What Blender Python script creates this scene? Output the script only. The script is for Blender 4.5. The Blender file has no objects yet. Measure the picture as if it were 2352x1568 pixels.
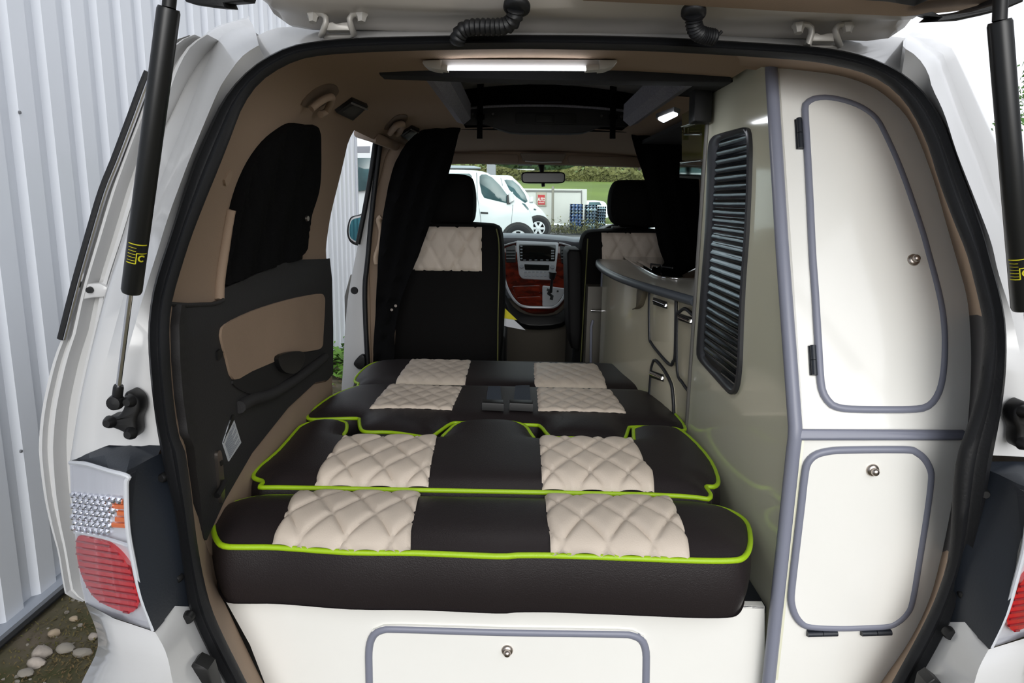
import bpy, bmesh, math, random
from mathutils import Vector as V, Matrix
from mathutils.geometry import delaunay_2d_cdt, tessellate_polygon
from mathutils.bvhtree import BVHTree
import numpy as np
random.seed(7)
scene = bpy.context.scene
COL = scene.collection
# ------------------------------------------------------------------ camera (calibrated: eye 1.45 m above the ground, looking +Y)
FPX, CX, CY, EYE = 1620., 1176., 784., 1.45
PITCH, ROLL, YAW = math.radians(11.3), math.radians(1.0), math.radians(-0.31)
FW = V((math.sin(YAW)*math.cos(PITCH), math.cos(YAW)*math.cos(PITCH), -math.sin(PITCH)))
R0 = V((math.cos(YAW), -math.sin(YAW), 0)); U0 = R0.cross(FW)
RT = R0*math.cos(ROLL)+U0*math.sin(ROLL); UP = U0*math.cos(ROLL)-R0*math.sin(ROLL)
CAM = V((0, 0, EYE))
cam_d = bpy.data.cameras.new('camera'); cam = bpy.data.objects.new('camera', cam_d); COL.objects.link(cam)
cam_d.sensor_width = 36.0; cam_d.lens = 36.0*FPX/2352.; cam_d.clip_start = 0.02; cam_d.clip_end = 2000
m3 = Matrix((RT, UP, -FW)).transposed(); cam.matrix_world = Matrix.Translation(CAM) @ m3.to_4x4()
scene.camera = cam

def ray(px, py): return FW+RT*((px-CX)/FPX)+UP*((CY-py)/FPX)
def P(px, py, X=None, Y=None, Z=None):
    r = ray(px, py)
    t = (X-CAM.x)/r.x if X is not None else ((Y-CAM.y)/r.y if Y is not None else (Z-CAM.z)/r.z)
    return CAM+r*t
def PP(px, py, plane):
    o, n = plane; r = ray(px, py); return CAM+r*((o-CAM).dot(n)/r.dot(n))
def plane3(a, b, c):
    n = (b-a).cross(c-a).normalized(); return (a, n)
# ------------------------------------------------------------------ 2D helpers
def smooth(pts, closed=True, n=6):
    out = []; N = len(pts); pts = [tuple(p) for p in pts]; D = len(pts[0])
    rng = range(N) if closed else range(N-1)
    for i in rng:
        if closed: p0, p1, p2, p3 = pts[(i-1) % N], pts[i], pts[(i+1) % N], pts[(i+2) % N]
        else: p0, p1, p2, p3 = pts[max(i-1, 0)], pts[i], pts[i+1], pts[min(i+2, N-1)]
        for k in range(n):
            t = k/n; t2 = t*t; t3 = t2*t
            out.append(tuple(.5*((2*p1[d])+(-p0[d]+p2[d])*t+(2*p0[d]-5*p1[d]+4*p2[d]-p3[d])*t2+(-p0[d]+3*p1[d]-3*p2[d]+p3[d])*t3) for d in range(D)))
    if not closed: out.append(pts[-1])
    return out
def fillet(pts, r, n=5):
    out = []; N = len(pts)
    for i in range(N):
        p = V(pts[i]); a = V(pts[i-1]); b = V(pts[(i+1) % N])
        ri = r[i] if isinstance(r, (list, tuple)) else r
        u = a-p; w = b-p
        d = min(ri, u.length*.49, w.length*.49)
        if d < 1e-9: out.append(tuple(p)); continue
        A = p+u.normalized()*d; B = p+w.normalized()*d
        for k in range(n+1):
            t = k/n; out.append(tuple(A*(1-t)**2+p*2*t*(1-t)+B*t*t))
    return out
def resample(pts, n, closed=False):
    pts = [V(p) for p in pts]
    if closed: pts = pts+[pts[0]]
    L = [0]
    for a, b in zip(pts, pts[1:]): L.append(L[-1]+(b-a).length)
    out = []; m = n if closed else n-1; j = 0
    for i in range(n):
        s = L[-1]*i/m
        while j < len(L)-2 and L[j+1] < s: j += 1
        t = (s-L[j])/max(L[j+1]-L[j], 1e-12); out.append(pts[j].lerp(pts[j+1], min(max(t, 0), 1)))
    return out
def restep(pts, step):
    out = []; N = len(pts)
    for i in range(N):
        a = V(pts[i]); b = V(pts[(i+1) % N]); k = max(1, int(round((b-a).length/step)))
        for q in range(k): out.append(a.lerp(b, q/k))
    return out
def inside(poly, x, y):
    c = np.zeros(x.shape, bool); N = len(poly)
    for i in range(N):
        x1, y1 = poly[i][0], poly[i][1]; x2, y2 = poly[(i+1) % N][0], poly[(i+1) % N][1]
        if y1 == y2: continue
        m = ((y1 > y) != (y2 > y)) & (x < (x2-x1)*(y-y1)/(y2-y1)+x1); c ^= m
    return c
def pdist(poly, x, y):
    d = np.full(x.shape, 1e9); N = len(poly)
    for i in range(N):
        x1, y1 = poly[i][0], poly[i][1]; x2, y2 = poly[(i+1) % N][0], poly[(i+1) % N][1]
        dx, dy = x2-x1, y2-y1; q = dx*dx+dy*dy
        if q < 1e-18: continue
        t = np.clip(((x-x1)*dx+(y-y1)*dy)/q, 0, 1); d = np.minimum(d, np.hypot(x-x1-t*dx, y-y1-t*dy))
    return d
def cdt(poly, step):
    poly = [p[:2] for p in restep([tuple(p)[:2] for p in poly], step)]
    n = len(poly); xs = [p[0] for p in poly]; ys = [p[1] for p in poly]
    gx, gy = np.meshgrid(np.arange(min(xs), max(xs), step), np.arange(min(ys), max(ys), step*.87))
    gx = gx+(np.arange(gx.shape[0]) % 2)[:, None]*step*.5; gx = gx.ravel(); gy = gy.ravel()
    k = inside(poly, gx, gy) & (pdist(poly, gx, gy) > step*.45)
    vs = [V(p) for p in poly]+[V((a, b)) for a, b in zip(gx[k], gy[k])]
    r = delaunay_2d_cdt(vs, [(i, (i+1) % n) for i in range(n)], [], 1, 1e-7)
    ov, of = r[0], r[2]
    # orient ccw
    F = []
    for f in of:
        a, b, c = [ov[i] for i in f[:3]]
        F.append(tuple(f) if (b-a).cross(c-a) > 0 else tuple(reversed(f)))
    return [tuple(p) for p in ov], F, [tuple(p) for p in poly]
# ------------------------------------------------------------------ materials
def lin(c): return tuple(((v/255.)/12.92 if v/255. <= .04045 else ((v/255.+.055)/1.055)**2.4) for v in c)+(1.,)
MATS = {}
def mat(name, rgb, rough=.5, metal=0., coat=0., bump=0., scale=60., vary=0., vscale=6., spec=.5, emit=None, estr=0., rgb2=None, trans=0., detail=3., stretch=None):
    if name in MATS: return MATS[name]
    m = bpy.data.materials.new(name); m.use_nodes = True; nt = m.node_tree; b = nt.nodes['Principled BSDF']
    b.inputs['Base Color'].default_value = lin(rgb); b.inputs['Roughness'].default_value = rough; b.inputs['Metallic'].default_value = metal
    b.inputs['Coat Weight'].default_value = coat; b.inputs['Coat Roughness'].default_value = .06; b.inputs['Specular IOR Level'].default_value = spec
    if trans: b.inputs['Transmission Weight'].default_value = trans
    tc = nt.nodes.new('ShaderNodeTexCoord'); mp = nt.nodes.new('ShaderNodeMapping'); nt.links.new(tc.outputs['Object'], mp.inputs['Vector'])
    if stretch: mp.inputs['Scale'].default_value = stretch
    if vary or rgb2:
        nz = nt.nodes.new('ShaderNodeTexNoise'); nz.inputs['Scale'].default_value = vscale; nz.inputs['Detail'].default_value = 5
        nt.links.new(mp.outputs['Vector'], nz.inputs['Vector'])
        rp = nt.nodes.new('ShaderNodeValToRGB'); c = lin(rgb)
        rp.color_ramp.elements[0].position = .35; rp.color_ramp.elements[1].position = .65
        rp.color_ramp.elements[0].color = lin(rgb2) if rgb2 else tuple(v*(1-vary) for v in c[:3])+(1,)
        rp.color_ramp.elements[1].color = c if rgb2 else tuple(min(1, v*(1+vary*.6)) for v in c[:3])+(1,)
        nt.links.new(nz.outputs['Fac'], rp.inputs['Fac']); nt.links.new(rp.outputs['Color'], b.inputs['Base Color'])
    if bump:
        nb = nt.nodes.new('ShaderNodeTexNoise'); nb.inputs['Scale'].default_value = scale; nb.inputs['Detail'].default_value = detail
        nt.links.new(mp.outputs['Vector'], nb.inputs['Vector'])
        bp = nt.nodes.new('ShaderNodeBump'); bp.inputs['Strength'].default_value = bump; bp.inputs['Distance'].default_value = .002
        nt.links.new(nb.outputs['Fac'], bp.inputs['Height']); nt.links.new(bp.outputs['Normal'], b.inputs['Normal'])
    if emit: b.inputs['Emission Color'].default_value = lin(emit); b.inputs['Emission Strength'].default_value = estr
    MATS[name] = m; return m
def glassmat(name, tint, fac=.12, rough=.02):
    if name in MATS: return MATS[name]
    m = bpy.data.materials.new(name); m.use_nodes = True; nt = m.node_tree; nt.nodes.clear()
    o = nt.nodes.new('ShaderNodeOutputMaterial'); t = nt.nodes.new('ShaderNodeBsdfTransparent'); t.inputs['Color'].default_value = tint
    g = nt.nodes.new('ShaderNodeBsdfGlossy'); g.inputs['Roughness'].default_value = rough
    x = nt.nodes.new('ShaderNodeMixShader'); x.inputs[0].default_value = fac; nt.links.new(t.outputs[0], x.inputs[1]); nt.links.new(g.outputs[0], x.inputs[2]); nt.links.new(x.outputs[0], o.inputs['Surface'])
    MATS[name] = m; return m
WHITE = mat('white_paint', (206, 206, 206), .28, coat=.6, vary=.03, vscale=3)
CREAM = mat('cream_gloss_laminate', (238, 237, 232), .16, coat=.3, vary=.01)
CREAMS = mat('cream_side_laminate', (230, 229, 206), .12, coat=.4)
CREAMK = mat('cream_board', (200, 194, 172), .22, coat=.3)
GREYT = mat('grey_edge_trim', (128, 131, 146), .38)
RUBBER = mat('black_rubber', (17, 18, 21), .5, bump=.2, scale=200)
BEIGE = mat('beige_trim', (158, 136, 116), .75, bump=.25, scale=400, vary=.04)
HEAD = mat('beige_headlining', (158, 136, 116), .95, bump=.4, scale=500)
DARKP = mat('charcoal_plastic', (46, 46, 48), .62, bump=.3, scale=350)
BLACKP = mat('black_plastic', (16, 16, 17), .45)
VINYL = mat('charcoal_vinyl', (35, 30, 31), .45, spec=.3, bump=.35, scale=420, vary=.04)
QUILT = mat('cream_quilted_leather', (205, 192, 178), .5, bump=.3, scale=380, vary=.04, vscale=9)
LIME = mat('lime_piping', (158, 196, 22), .45, bump=.2, scale=300)
SILVER = mat('satin_metal', (190, 180, 172), .3, metal=1)
CHROME = mat('chrome', (225, 225, 228), .1, metal=1)
CURT = mat('black_curtain_cloth', (13, 13, 14), .95, bump=.4, scale=300, spec=.1)
FELT = mat('grey_carpet_felt', (150, 150, 162), .98, bump=.8, scale=600, vary=.2, vscale=150)
FELTD = mat('dark_carpet_felt', (44, 45, 48), .98, bump=.6, scale=600)
NAVYP = mat('blue_black_plastic', (34, 39, 47), .45, bump=.15, scale=250)
# ------------------------------------------------------------------ geometry accumulator
class G:
    def __init__(s): s.v = []; s.f = []
    def add(s, vs, fs):
        o = len(s.v); s.v += [V(p) for p in vs]; s.f += [tuple(i+o for i in f) for f in fs]; return s
    def box(s, lo, hi, M=None):
        x0, y0, z0 = lo; x1, y1, z1 = hi
        vs = [V(p) for p in [(x0, y0, z0), (x1, y0, z0), (x1, y1, z0), (x0, y1, z0), (x0, y0, z1), (x1, y0, z1), (x1, y1, z1), (x0, y1, z1)]]
        if M: vs = [M @ p for p in vs]
        return s.add(vs, [(3, 2, 1, 0), (4, 5, 6, 7), (0, 1, 5, 4), (1, 2, 6, 5), (2, 3, 7, 6), (3, 0, 4, 7)])
    def beam(s, a, b, w, h, up=V((0, 0, 1))):
        a = V(a); b = V(b); d = (b-a).normalized(); x = d.cross(up).normalized(); z = x.cross(d)
        vs = []
        for p in (a, b):
            for sx, sz in ((-1, -1), (1, -1), (1, 1), (-1, 1)): vs.append(p+x*sx*w/2+z*sz*h/2)
        return s.add(vs, [(0, 1, 2, 3), (7, 6, 5, 4), (4, 5, 1, 0), (5, 6, 2, 1), (6, 7, 3, 2), (7, 4, 0, 3)])
    def tube(s, pts, r, closed=False, seg=10, flat=1., nrm=None):
        pts = [V(p) for p in pts]; n = len(pts); rs = r if isinstance(r, (list, tuple)) else [r]*n
        T = []
        for i in range(n):
            a = pts[i-1] if (closed or i) else pts[0]; b = pts[(i+1) % n] if (closed or i < n-1) else pts[-1]
            T.append((b-a).normalized())
        ref = V(nrm) if nrm is not None else (V((0, 0, 1)) if abs(T[0].z) < .9 else V((1, 0, 0)))
        vs = []; N0 = (ref-T[0]*ref.dot(T[0])).normalized()
        for i in range(n):
            if nrm is not None: N0 = (ref-T[i]*ref.dot(T[i]))
            else: N0 = N0-T[i]*N0.dot(T[i])
            N0 = N0.normalized() if N0.length > 1e-6 else V((1, 0, 0))
            B = T[i].cross(N0)
            for k in range(seg):
                t = 2*math.pi*k/seg; vs.append(pts[i]+N0*math.cos(t)*rs[i]*flat+B*math.sin(t)*rs[i])
        fs = []
        for i in range(n if closed else n-1):
            j = (i+1) % n
            for k in range(seg): q = (k+1) % seg; fs.append((i*seg+k, i*seg+q, j*seg+q, j*seg+k))
        if not closed: fs += [tuple(range(seg-1, -1, -1)), tuple((n-1)*seg+k for k in range(seg))]
        return s.add(vs, fs)
    def lathe(s, prof, o, ax, seg=24):
        ax = V(ax).normalized(); x = ax.orthogonal().normalized(); y = ax.cross(x); o = V(o); vs = []; n = len(prof)
        for r, h in prof:
            for k in range(seg): t = 2*math.pi*k/seg; vs.append(o+ax*h+x*math.cos(t)*max(r, 1e-5)+y*math.sin(t)*max(r, 1e-5))
        fs = [(i*seg+k, i*seg+(k+1) % seg, (i+1)*seg+(k+1) % seg, (i+1)*seg+k) for i in range(n-1) for k in range(seg)]
        fs += [tuple(range(seg-1, -1, -1)), tuple((n-1)*seg+k for k in range(seg))]
        return s.add(vs, fs)
    def loft(s, rings, closed=False):
        n = len(rings[0]); vs = [p for r in rings for p in r]; fs = []
        for i in range(len(rings)-1):
            for k in range(n if closed else n-1): q = (k+1) % n; fs.append((i*n+k, i*n+q, (i+1)*n+q, (i+1)*n+k))
        return s.add(vs, fs)
    def slab(s, pts, d, bev=0.):
        """polygon of 3D points (any roughly planar loop) given thickness d (vector); optional chamfer bev on the given face."""
        pts = [V(p) for p in pts]; n = len(pts); d = V(d)
        N = V((0, 0, 0))
        for i in range(n): N += pts[i].cross(pts[(i+1) % n])
        if N.dot(d) > 0: pts = pts[::-1]
        tri = tessellate_polygon([pts])
        rings = []
        if bev:
            nn = -d.normalized(); ins = []
            for i in range(n):
                a = (pts[i]-pts[i-1]); b = (pts[(i+1) % n]-pts[i])
                t = (a.normalized()+b.normalized()); t = t.normalized() if t.length > 1e-6 else a.normalized()
                ins.append(pts[i]+nn.cross(t)*bev)
            rings.append(ins); rings.append([p*.3+q*.7-nn*bev*.3 for p, q in zip(ins, pts)]); rings.append([p-nn*bev for p in pts])
        else: rings.append(pts)
        rings.append([p+d for p in pts])
        o = len(s.v)
        for r in rings: s.v += r
        k = len(rings)
        for i in range(k-1):
            for j in range(n): q = (j+1) % n; s.f.append((o+i*n+q, o+i*n+j, o+(i+1)*n+j, o+(i+1)*n+q))
        for t in tri: 
            A, B, C = [rings[0][i] for i in t]
            f = tuple(t) if (B-A).cross(C-A).dot(d) < 0 else tuple(reversed(t))
            s.f.append(tuple(o+i for i in f)); s.f.append(tuple(o+(k-1)*n+i for i in reversed(f)))
        return s
    def build(s, name, m, parent=None, sm=38, solid=0., bev=0., sub=0, recalc=False):
        me = bpy.data.meshes.new(name); me.from_pydata([tuple(p) for p in s.v], [], s.f); me.materials.append(m)
        bm = bmesh.new(); bm.from_mesh(me)
        if recalc: bmesh.ops.recalc_face_normals(bm, faces=bm.faces)
        lim = math.radians(sm)
        for f in bm.faces: f.smooth = True
        for e in bm.edges:
            if len(e.link_faces) == 2:
                e.smooth = e.calc_face_angle(0.) < lim
            else: e.smooth = False
        bm.to_mesh(me); bm.free()
        o = bpy.data.objects.new(name, me); COL.objects.link(o)
        if solid: q = o.modifiers.new('s', 'SOLIDIFY'); q.thickness = solid; q.offset = 0
        if bev: q = o.modifiers.new('b', 'BEVEL'); q.width = bev; q.segments = 2; q.limit_method = 'ANGLE'; q.angle_limit = math.radians(40)
        if sub: q = o.modifiers.new('u', 'SUBSURF'); q.levels = sub; q.render_levels = sub
        put(o, parent); return o
def put(o, parent):
    if parent is not None:
        o.parent = parent; o.matrix_parent_inverse = parent.matrix_basis.inverted() if parent.parent is None else Matrix.Identity(4)
def tag(o, label=None, cat=None, group=None, kind=None):
    if label: o['label'] = label
    if cat: o['category'] = cat
    if group: o['group'] = group
    if kind: o['kind'] = kind
    return o
def thing(name, label, cat, loc, group=None):
    o = bpy.data.objects.new(name, None); COL.objects.link(o); o.location = loc; o.empty_display_size = .05
    o.matrix_basis = Matrix.Translation(V(loc)); return tag(o, label, cat, group)
def struct(o): o['kind'] = 'structure'; return o
def text(name, body, size, M, m, parent, extrude=.0005, bold=0.):
    c = bpy.data.curves.new(name, 'FONT'); c.body = body; c.size = size; c.extrude = extrude; c.align_x = 'CENTER'; c.align_y = 'CENTER'; c.offset = bold; c.resolution_u = 3
    o = bpy.data.objects.new(name, c); me = bpy.data.meshes.new_from_object(o); bpy.data.objects.remove(o)
    me.transform(M); me.materials.append(m); q = bpy.data.objects.new(name, me); COL.objects.link(q); put(q, parent); return q

# puffed upholstery: outline2d in a frame (o,U,W,N)
class Pad:
    def __init__(s, out, frame, crown=.03, w=.03): s.out = [tuple(p)[:2] for p in out]; s.fr = frame; s.c = crown; s.w = w
    def h(s, x, y): return s.c*(1-np.exp(-pdist(s.out, x, y)/s.w))
    def W(s, x, y, z): o, U, W_, N = s.fr; return o+U*float(x)+W_*float(y)+N*float(z)
    def to2(s, p): o, U, W_, N = s.fr; d = p-o; return d.dot(U), d.dot(W_)
    def px(s, a, b):
        o, U, W_, N = s.fr; z = 0.
        for _ in range(5):
            p = PP(a, b, (o+N*z, N)); x, y = s.to2(p)
            ins = inside(s.out, np.array([x]), np.array([y]))[0]
            z = .5*z+.5*(float(s.h(np.array([x]), np.array([y]))[0]) if ins else 0.)
        return (x, y)
    def cover(s, depth, step=.02, bulge=.008, tuck=.02):
        vs, F, poly = cdt(s.out, step); A = np.array(vs); z = s.h(A[:, 0], A[:, 1]); g = G()
        g.add([s.W(a, b, c) for (a, b), c in zip(vs, z)], F)
        n = len(poly); ar = sum(poly[i][0]*poly[(i+1) % n][1]-poly[(i+1) % n][0]*poly[i][1] for i in range(n)); sg = 1 if ar > 0 else -1
        nr = []
        for i in range(n):
            t = V(poly[(i+1) % n])-V(poly[i-1]); t.normalize(); nr.append(V((t.y, -t.x))*sg)
        rings = []
        for t in (0, .08, .25, .5, .75, .92, 1.):
            off = bulge*math.sin(math.pi*min(1, t*1.1)) if t < .9 else -tuck*(t-.85)/.15
            rings.append([s.W(p[0]+q.x*off, p[1]+q.y*off, -depth*t) for p, q in zip(poly, nr)])
        if sg < 0: rings = [r[::-1] for r in rings]
        rings.reverse(); g.loft(rings, True)
        g.add([s.W(a, b, -depth) for a, b in poly], [tuple(reversed(t)) for t in tessellate_polygon([[V((a, b, 0)) for a, b in poly]])])
        bot = rings[0]
        return g
    def panel(s, poly, step, raise_=.005, quilt=None, dip=.0075, wd=.004):
        vs, F, pl = cdt(poly, step); A = np.array(vs); x = A[:, 0]; y = A[:, 1]
        z = s.h(x, y)+raise_-dip*np.exp(-pdist(pl, x, y)/wd)
        if quilt:
            px_, py_, amp, ox, oy = quilt
            a = (x-ox)/px_+(y-oy)/py_; b = (x-ox)/px_-(y-oy)/py_
            q = np.abs(np.sin(np.pi*a))*np.abs(np.sin(np.pi*b)); gr = np.minimum(np.abs(np.sin(np.pi*a)), np.abs(np.sin(np.pi*b)))
            z = z+amp*(1-np.exp(-gr/.28))-amp*.12
        return G().add([s.W(a, b, c) for (a, b), c in zip(vs, z)], F)
    def rim(s, r, off=.0, z=0.):
        pts = restep(s.out, .015); return G().tube([s.W(p[0], p[1], z) for p in pts], r, True, 8)
ZF = (V((0, 0, 0)), V((1, 0, 0)), V((0, 1, 0)), V((0, 0, 1)))
# ================================================================== CAMPER VAN BODY
XC = .10
van = thing('camper_van', 'white camper van seen through its open back, beige lining and black door seal', 'van', (XC, 2.2, 0))
PU = (V((0, 1.12, 1.2)), V((0, 1, -.47)).normalized()); PLW = (V((0, 1.12, 1.2)), V((0, 1, .05)).normalized())
def S3(px, py, dy=0.):
    p = PP(px, py, (PU[0]+V((0, dy, 0)), PU[1]))
    if p.z < 1.2: p = PP(px, py, (PLW[0]+V((0, dy, 0)), PLW[1]))
    return p
sealO = [(560, 1650), (523, 1568), (472, 1476), (437, 1393), (424, 1300), (404, 1166), (385, 1095), (370, 1023), (358, 941), (349, 862), (344, 793), (345, 734), (355, 665), (370, 610), (394, 539), (424, 441), (451, 362), (482, 293), (510, 238), (544, 193), (585, 155), (634, 124), (689, 104), (800, 91), (950, 86), (1180, 83), (1400, 85), (1552, 90), (1655, 96), (1841, 108), (1931, 119), (1986, 133), (2034, 152), (2079, 179), (2120, 217), (2155, 269), (2182, 327), (2213, 413), (2251, 527), (2267, 590), (2286, 655), (2301, 724), (2306, 793), (2303, 879), (2292, 965), (2278, 1045), (2256, 1166), (2230, 1269), (2198, 1372), (2172, 1441), (2103, 1568), (2050, 1650)]
sealI = [(605, 1650), (565, 1568), (499, 1434), (472, 1355), (451, 1245), (437, 1131), (422, 1028), (408, 999), (396, 913), (389, 827), (387, 748), (393, 693), (413, 620), (439, 540), (472, 455), (499, 389), (530, 310), (554, 248), (585, 200), (620, 169), (672, 141), (723, 128), (800, 121), (950, 115), (1180, 111), (1400, 114), (1552, 119), (1827, 136), (1931, 152), (2000, 172), (2051, 203), (2093, 251), (2131, 327), (2158, 413), (2190, 500), (2224, 586), (2248, 679), (2258, 724), (2261, 775), (2256, 844), (2244, 913), (2223, 982), (2206, 1028), (2193, 1097), (2182, 1266), (2158, 1355), (2120, 1441), (2051, 1568), (2005, 1650)]
NS = 140
Ocur = resample([S3(*p) for p in smooth(sealO, False, 4)], NS); Icur = resample([S3(*p) for p in smooth(sealI, False, 4)], NS)
g = G(); rings = []
for t, k in ((-.06, -.035), (-.02, -.004), (.12, .012), (.3, .017), (.42, .006), (.5, .004), (.58, .010), (.8, .014), (.94, .008), (1.0, .0), (1.0, -.003)):
    rings.append([o.lerp(i, t)+V((0, -k, k*.2)) for o, i in zip(Ocur, Icur)])
g.loft(rings); g.build('door_seal', RUBBER, van, sm=60)
# interior lining, swept forward from the inner edge of the seal
def hwx(p): return p.x-XC
zc = 1.12
hl = min((abs(p.z-zc), p.x) for p in Icur[:70])[1]; hr = min((abs(p.z-zc), p.x) for p in Icur[70:])[1]
def sect(Y=None, dY=None):
    r = []
    for p in Icur:
        x = p.x
        if p.z < zc: x = hl if p.x < XC else hr
        yy = Y if Y is not None else p.y+dY
        s = 1.045+.045*(yy-1.2)
        z = p.z if p.z < 1.2 else 1.2+(p.z-1.2)*(1.05-(.085*max(0, yy-3.1)))
        r.append(V((XC+(x-XC)*s, yy, z)))
    return r
YS = [1.62, 1.74, 1.9, 2.05, 2.2, 2.36, 2.5, 2.65, 2.8, 2.92, 3.04, 3.12, 3.3, 3.5, 3.7, 3.9, 4.12]
Jcur = [p+V((0, .001, 0)) for p in Icur]
rings = [Jcur, [V((XC+(p.x-XC)*1.012, p.y+.012, 1.2+(p.z-1.2)*1.012)) for p in Jcur], sect(dY=.09)]+[sect(Y=y) for y in YS]
g = G(); g.loft(rings)
nf = []
for f in g.f:
    c = sum((g.v[i] for i in f), V())/4
    if c.x > .54 and c.y < 1.62: continue
    if c.x < XC and c.z < .83 and c.y < 1.3: continue
    if 1.74 < c.y < 3.04 and -.22 < c.x < (.42 if c.y > 2.06 else .66) and c.z > 1.6: continue
    if 1.62 < c.y < 1.75 and .49 < c.x < .66 and c.z > 1.6: continue
    if c.x < XC and 2.36 < c.y < 3.12 and c.z < 1.655: continue
    if 3.3 < c.y and .95 < c.z < 1.6: continue
    nf.append(f)
g.f = nf
lining = g.build('lining', HEAD, van, sm=60)
BV = BVHTree.FromPolygons([tuple(p) for p in g.v], g.f)
LWP = plane3(V((-.60, 1.15, 0)), V((-.6575, 2.3, 0)), V((-.60, 1.15, 1)))
def hit(px, py):
    r = ray(px, py); h = BV.ray_cast(CAM, r.normalized(), 8.)
    if h[0] is None:
        p = PP(px, py, LWP); n = LWP[1]
    else: p, n = h[0], h[1]
    if n.dot(r) > 0: n = -n
    return p, n
def patch(pts, name, m, parent, off=.012, step=14, sm=50, raise_fn=None):
    vs, F, poly = cdt(pts, step); n = len(poly); top = []; base = []
    for q, (a, b) in enumerate(vs):
        p, nn = hit(a, b); r = (CAM-p).normalized(); k = off+(raise_fn(a, b) if raise_fn else 0)
        top.append(p+nn*k); base.append(p-nn*.004)
    g = G(); g.add(top, [tuple(reversed(f)) for f in F]); g.loft([[top[i] for i in range(n)], [base[i] for i in range(n)]], True)
    return g.build(name, m, parent, sm=sm, recalc=True)
# rear pillars (painted jamb): lofts between measured creases
def pillar(A, B, C, D, fwd, name, label):
    n = 46
    A = [(x-fwd*4, y+(3 if y < 260 else 0)) for x, y in A]
    cur = [resample([S3(x, y, d0+(d1-d0)*min(1, max(0, (y-420)/420))) for x, y in smooth(c, False, 4)], n) for c, d0, d1 in ((A, .014, .014), (B, -.025, .012), (C, .11, .03), (C, .122, .04), (D, .18, .075))]
    mid = [p.lerp(q, .55)+V((0, -.012, 0)) for p, q in zip(cur[3], cur[4])]
    mid0 = [p.lerp(q, .5)+V((0, .004, 0)) for p, q in zip(cur[1], cur[2])]
    tops = [c[0] for c in (cur[0], cur[1], mid0, cur[2], cur[3], mid, cur[4])]
    back = [p+V((fwd*.03, .05, -.005)) for p in cur[4]]; bk2 = [p+V((fwd*.05, .95, -.02)) for p in cur[4]]
    g = G(); g.loft([cur[0], cur[1], mid0, cur[2], cur[3], mid, cur[4], back, bk2]); g.loft([tops, [p+V((fwd*.02, .05, .015)) for p in tops]]); o = g.build(name, WHITE, van, sm=40); return cur
LA = [(606, 136), (585, 155), (544, 193), (510, 238), (482, 293), (451, 362), (424, 441), (394, 539), (370, 610), (355, 665), (345, 734), (344, 793), (349, 862), (358, 941), (370, 1026)]
LB = [(594, 104), (562, 124), (540, 148), (525, 170), (506, 199), (474, 272), (436, 364), (407, 441), (384, 505), (362, 576), (336, 658), (310, 746), (292, 813), (277, 880), (262, 940), (254, 1000), (250, 1022)]
LC = [(582, 60), (548, 62), (520, 74), (503, 88), (490, 109), (474, 148), (449, 208), (420, 285), (388, 364), (366, 422), (339, 498), (312, 590), (288, 665), (262, 760), (240, 840), (226, 880), (222, 950), (214, 1036)]
LD = [(573, 38), (515, 54), (482, 68), (462, 95), (440, 145), (408, 215), (368, 303), (340, 370), (318, 425), (286, 534), (248, 655), (217, 775), (190, 890), (175, 970), (161, 1058)]
pillar(LA, LB, LC, LD, -1, 'rear_pillar', 'l')
RA = [(2074, 174), (2090, 186), (2120, 217), (2155, 269), (2182, 327), (2213, 413), (2251, 527), (2267, 590), (2286, 655), (2301, 724), (2306, 793), (2303, 879), (2292, 965), (2280, 1045)]
RB = [(2080, 112), (2104, 128), (2122, 150), (2134, 174), (2141, 201), (2169, 261), (2198, 351), (2241, 461), (2276, 554), (2293, 626), (2326, 732), (2352, 858), (2364, 930), (2372, 1000), (2376, 1050)]
RC = [(2086, 80), (2112, 88), (2134, 108), (2162, 119), (2176, 151), (2216, 254), (2262, 369), (2294, 461), (2326, 540), (2352, 630), (2380, 740), (2400, 850), (2408, 950), (2414, 1050)]
RD = [(2092, 71), (2140, 86), (2179, 100), (2194, 118), (2227, 186), (2261, 262), (2292, 331), (2325, 415), (2355, 520), (2385, 640), (2415, 760), (2440, 880), (2460, 960), (2480, 1060)]
pillar(RA, RB, RC, RD, 1, 'rear_pillar', 'r')
# roof edge above the seal, and the outer roof
top_px = [(573, 60), (640, 96), (800, 80), (1000, 76), (1200, 74), (1500, 78), (1800, 94), (1990, 118), (2092, 88)]
a = resample([S3(x, y, .01) for x, y in smooth([(596, 150), (634, 124), (689, 104), (800, 91), (950, 86), (1180, 83), (1400, 85), (1552, 90), (1655, 96), (1841, 108), (1931, 119), (1986, 133), (2086, 184)], False, 4)], 60)
b = [p+V((0, .03, .014)) for p in a]; 
rx = resample([V((-.57, 1.5, 1.745)), V((-.49, 1.48, 1.775)), V((-.2, 1.48, 1.80)), V((.1, 1.48, 1.805)), V((.4, 1.48, 1.80)), V((.65, 1.48, 1.785)), V((.76, 1.48, 1.775)), V((.84, 1.5, 1.735))], 60)
r2 = [V((XC+(p.x-XC)*1.2, 4.06, p.z-.04)) for p in rx]
mid = [V((XC+(p.x-XC)*1.2, 2.3, p.z+.02+.10*max(0, 1-((p.x-XC)/.6)**2))) for p in rx]; mid2 = [V((XC+(p.x-XC)*1.2, 3.3, p.z+.02+.10*max(0, 1-((p.x-XC)/.6)**2))) for p in rx]
g = G(); g.loft([a, b, rx]); g.loft([rx, mid, mid2, r2]); g.build('roof', WHITE, van, sm=50)
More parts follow.
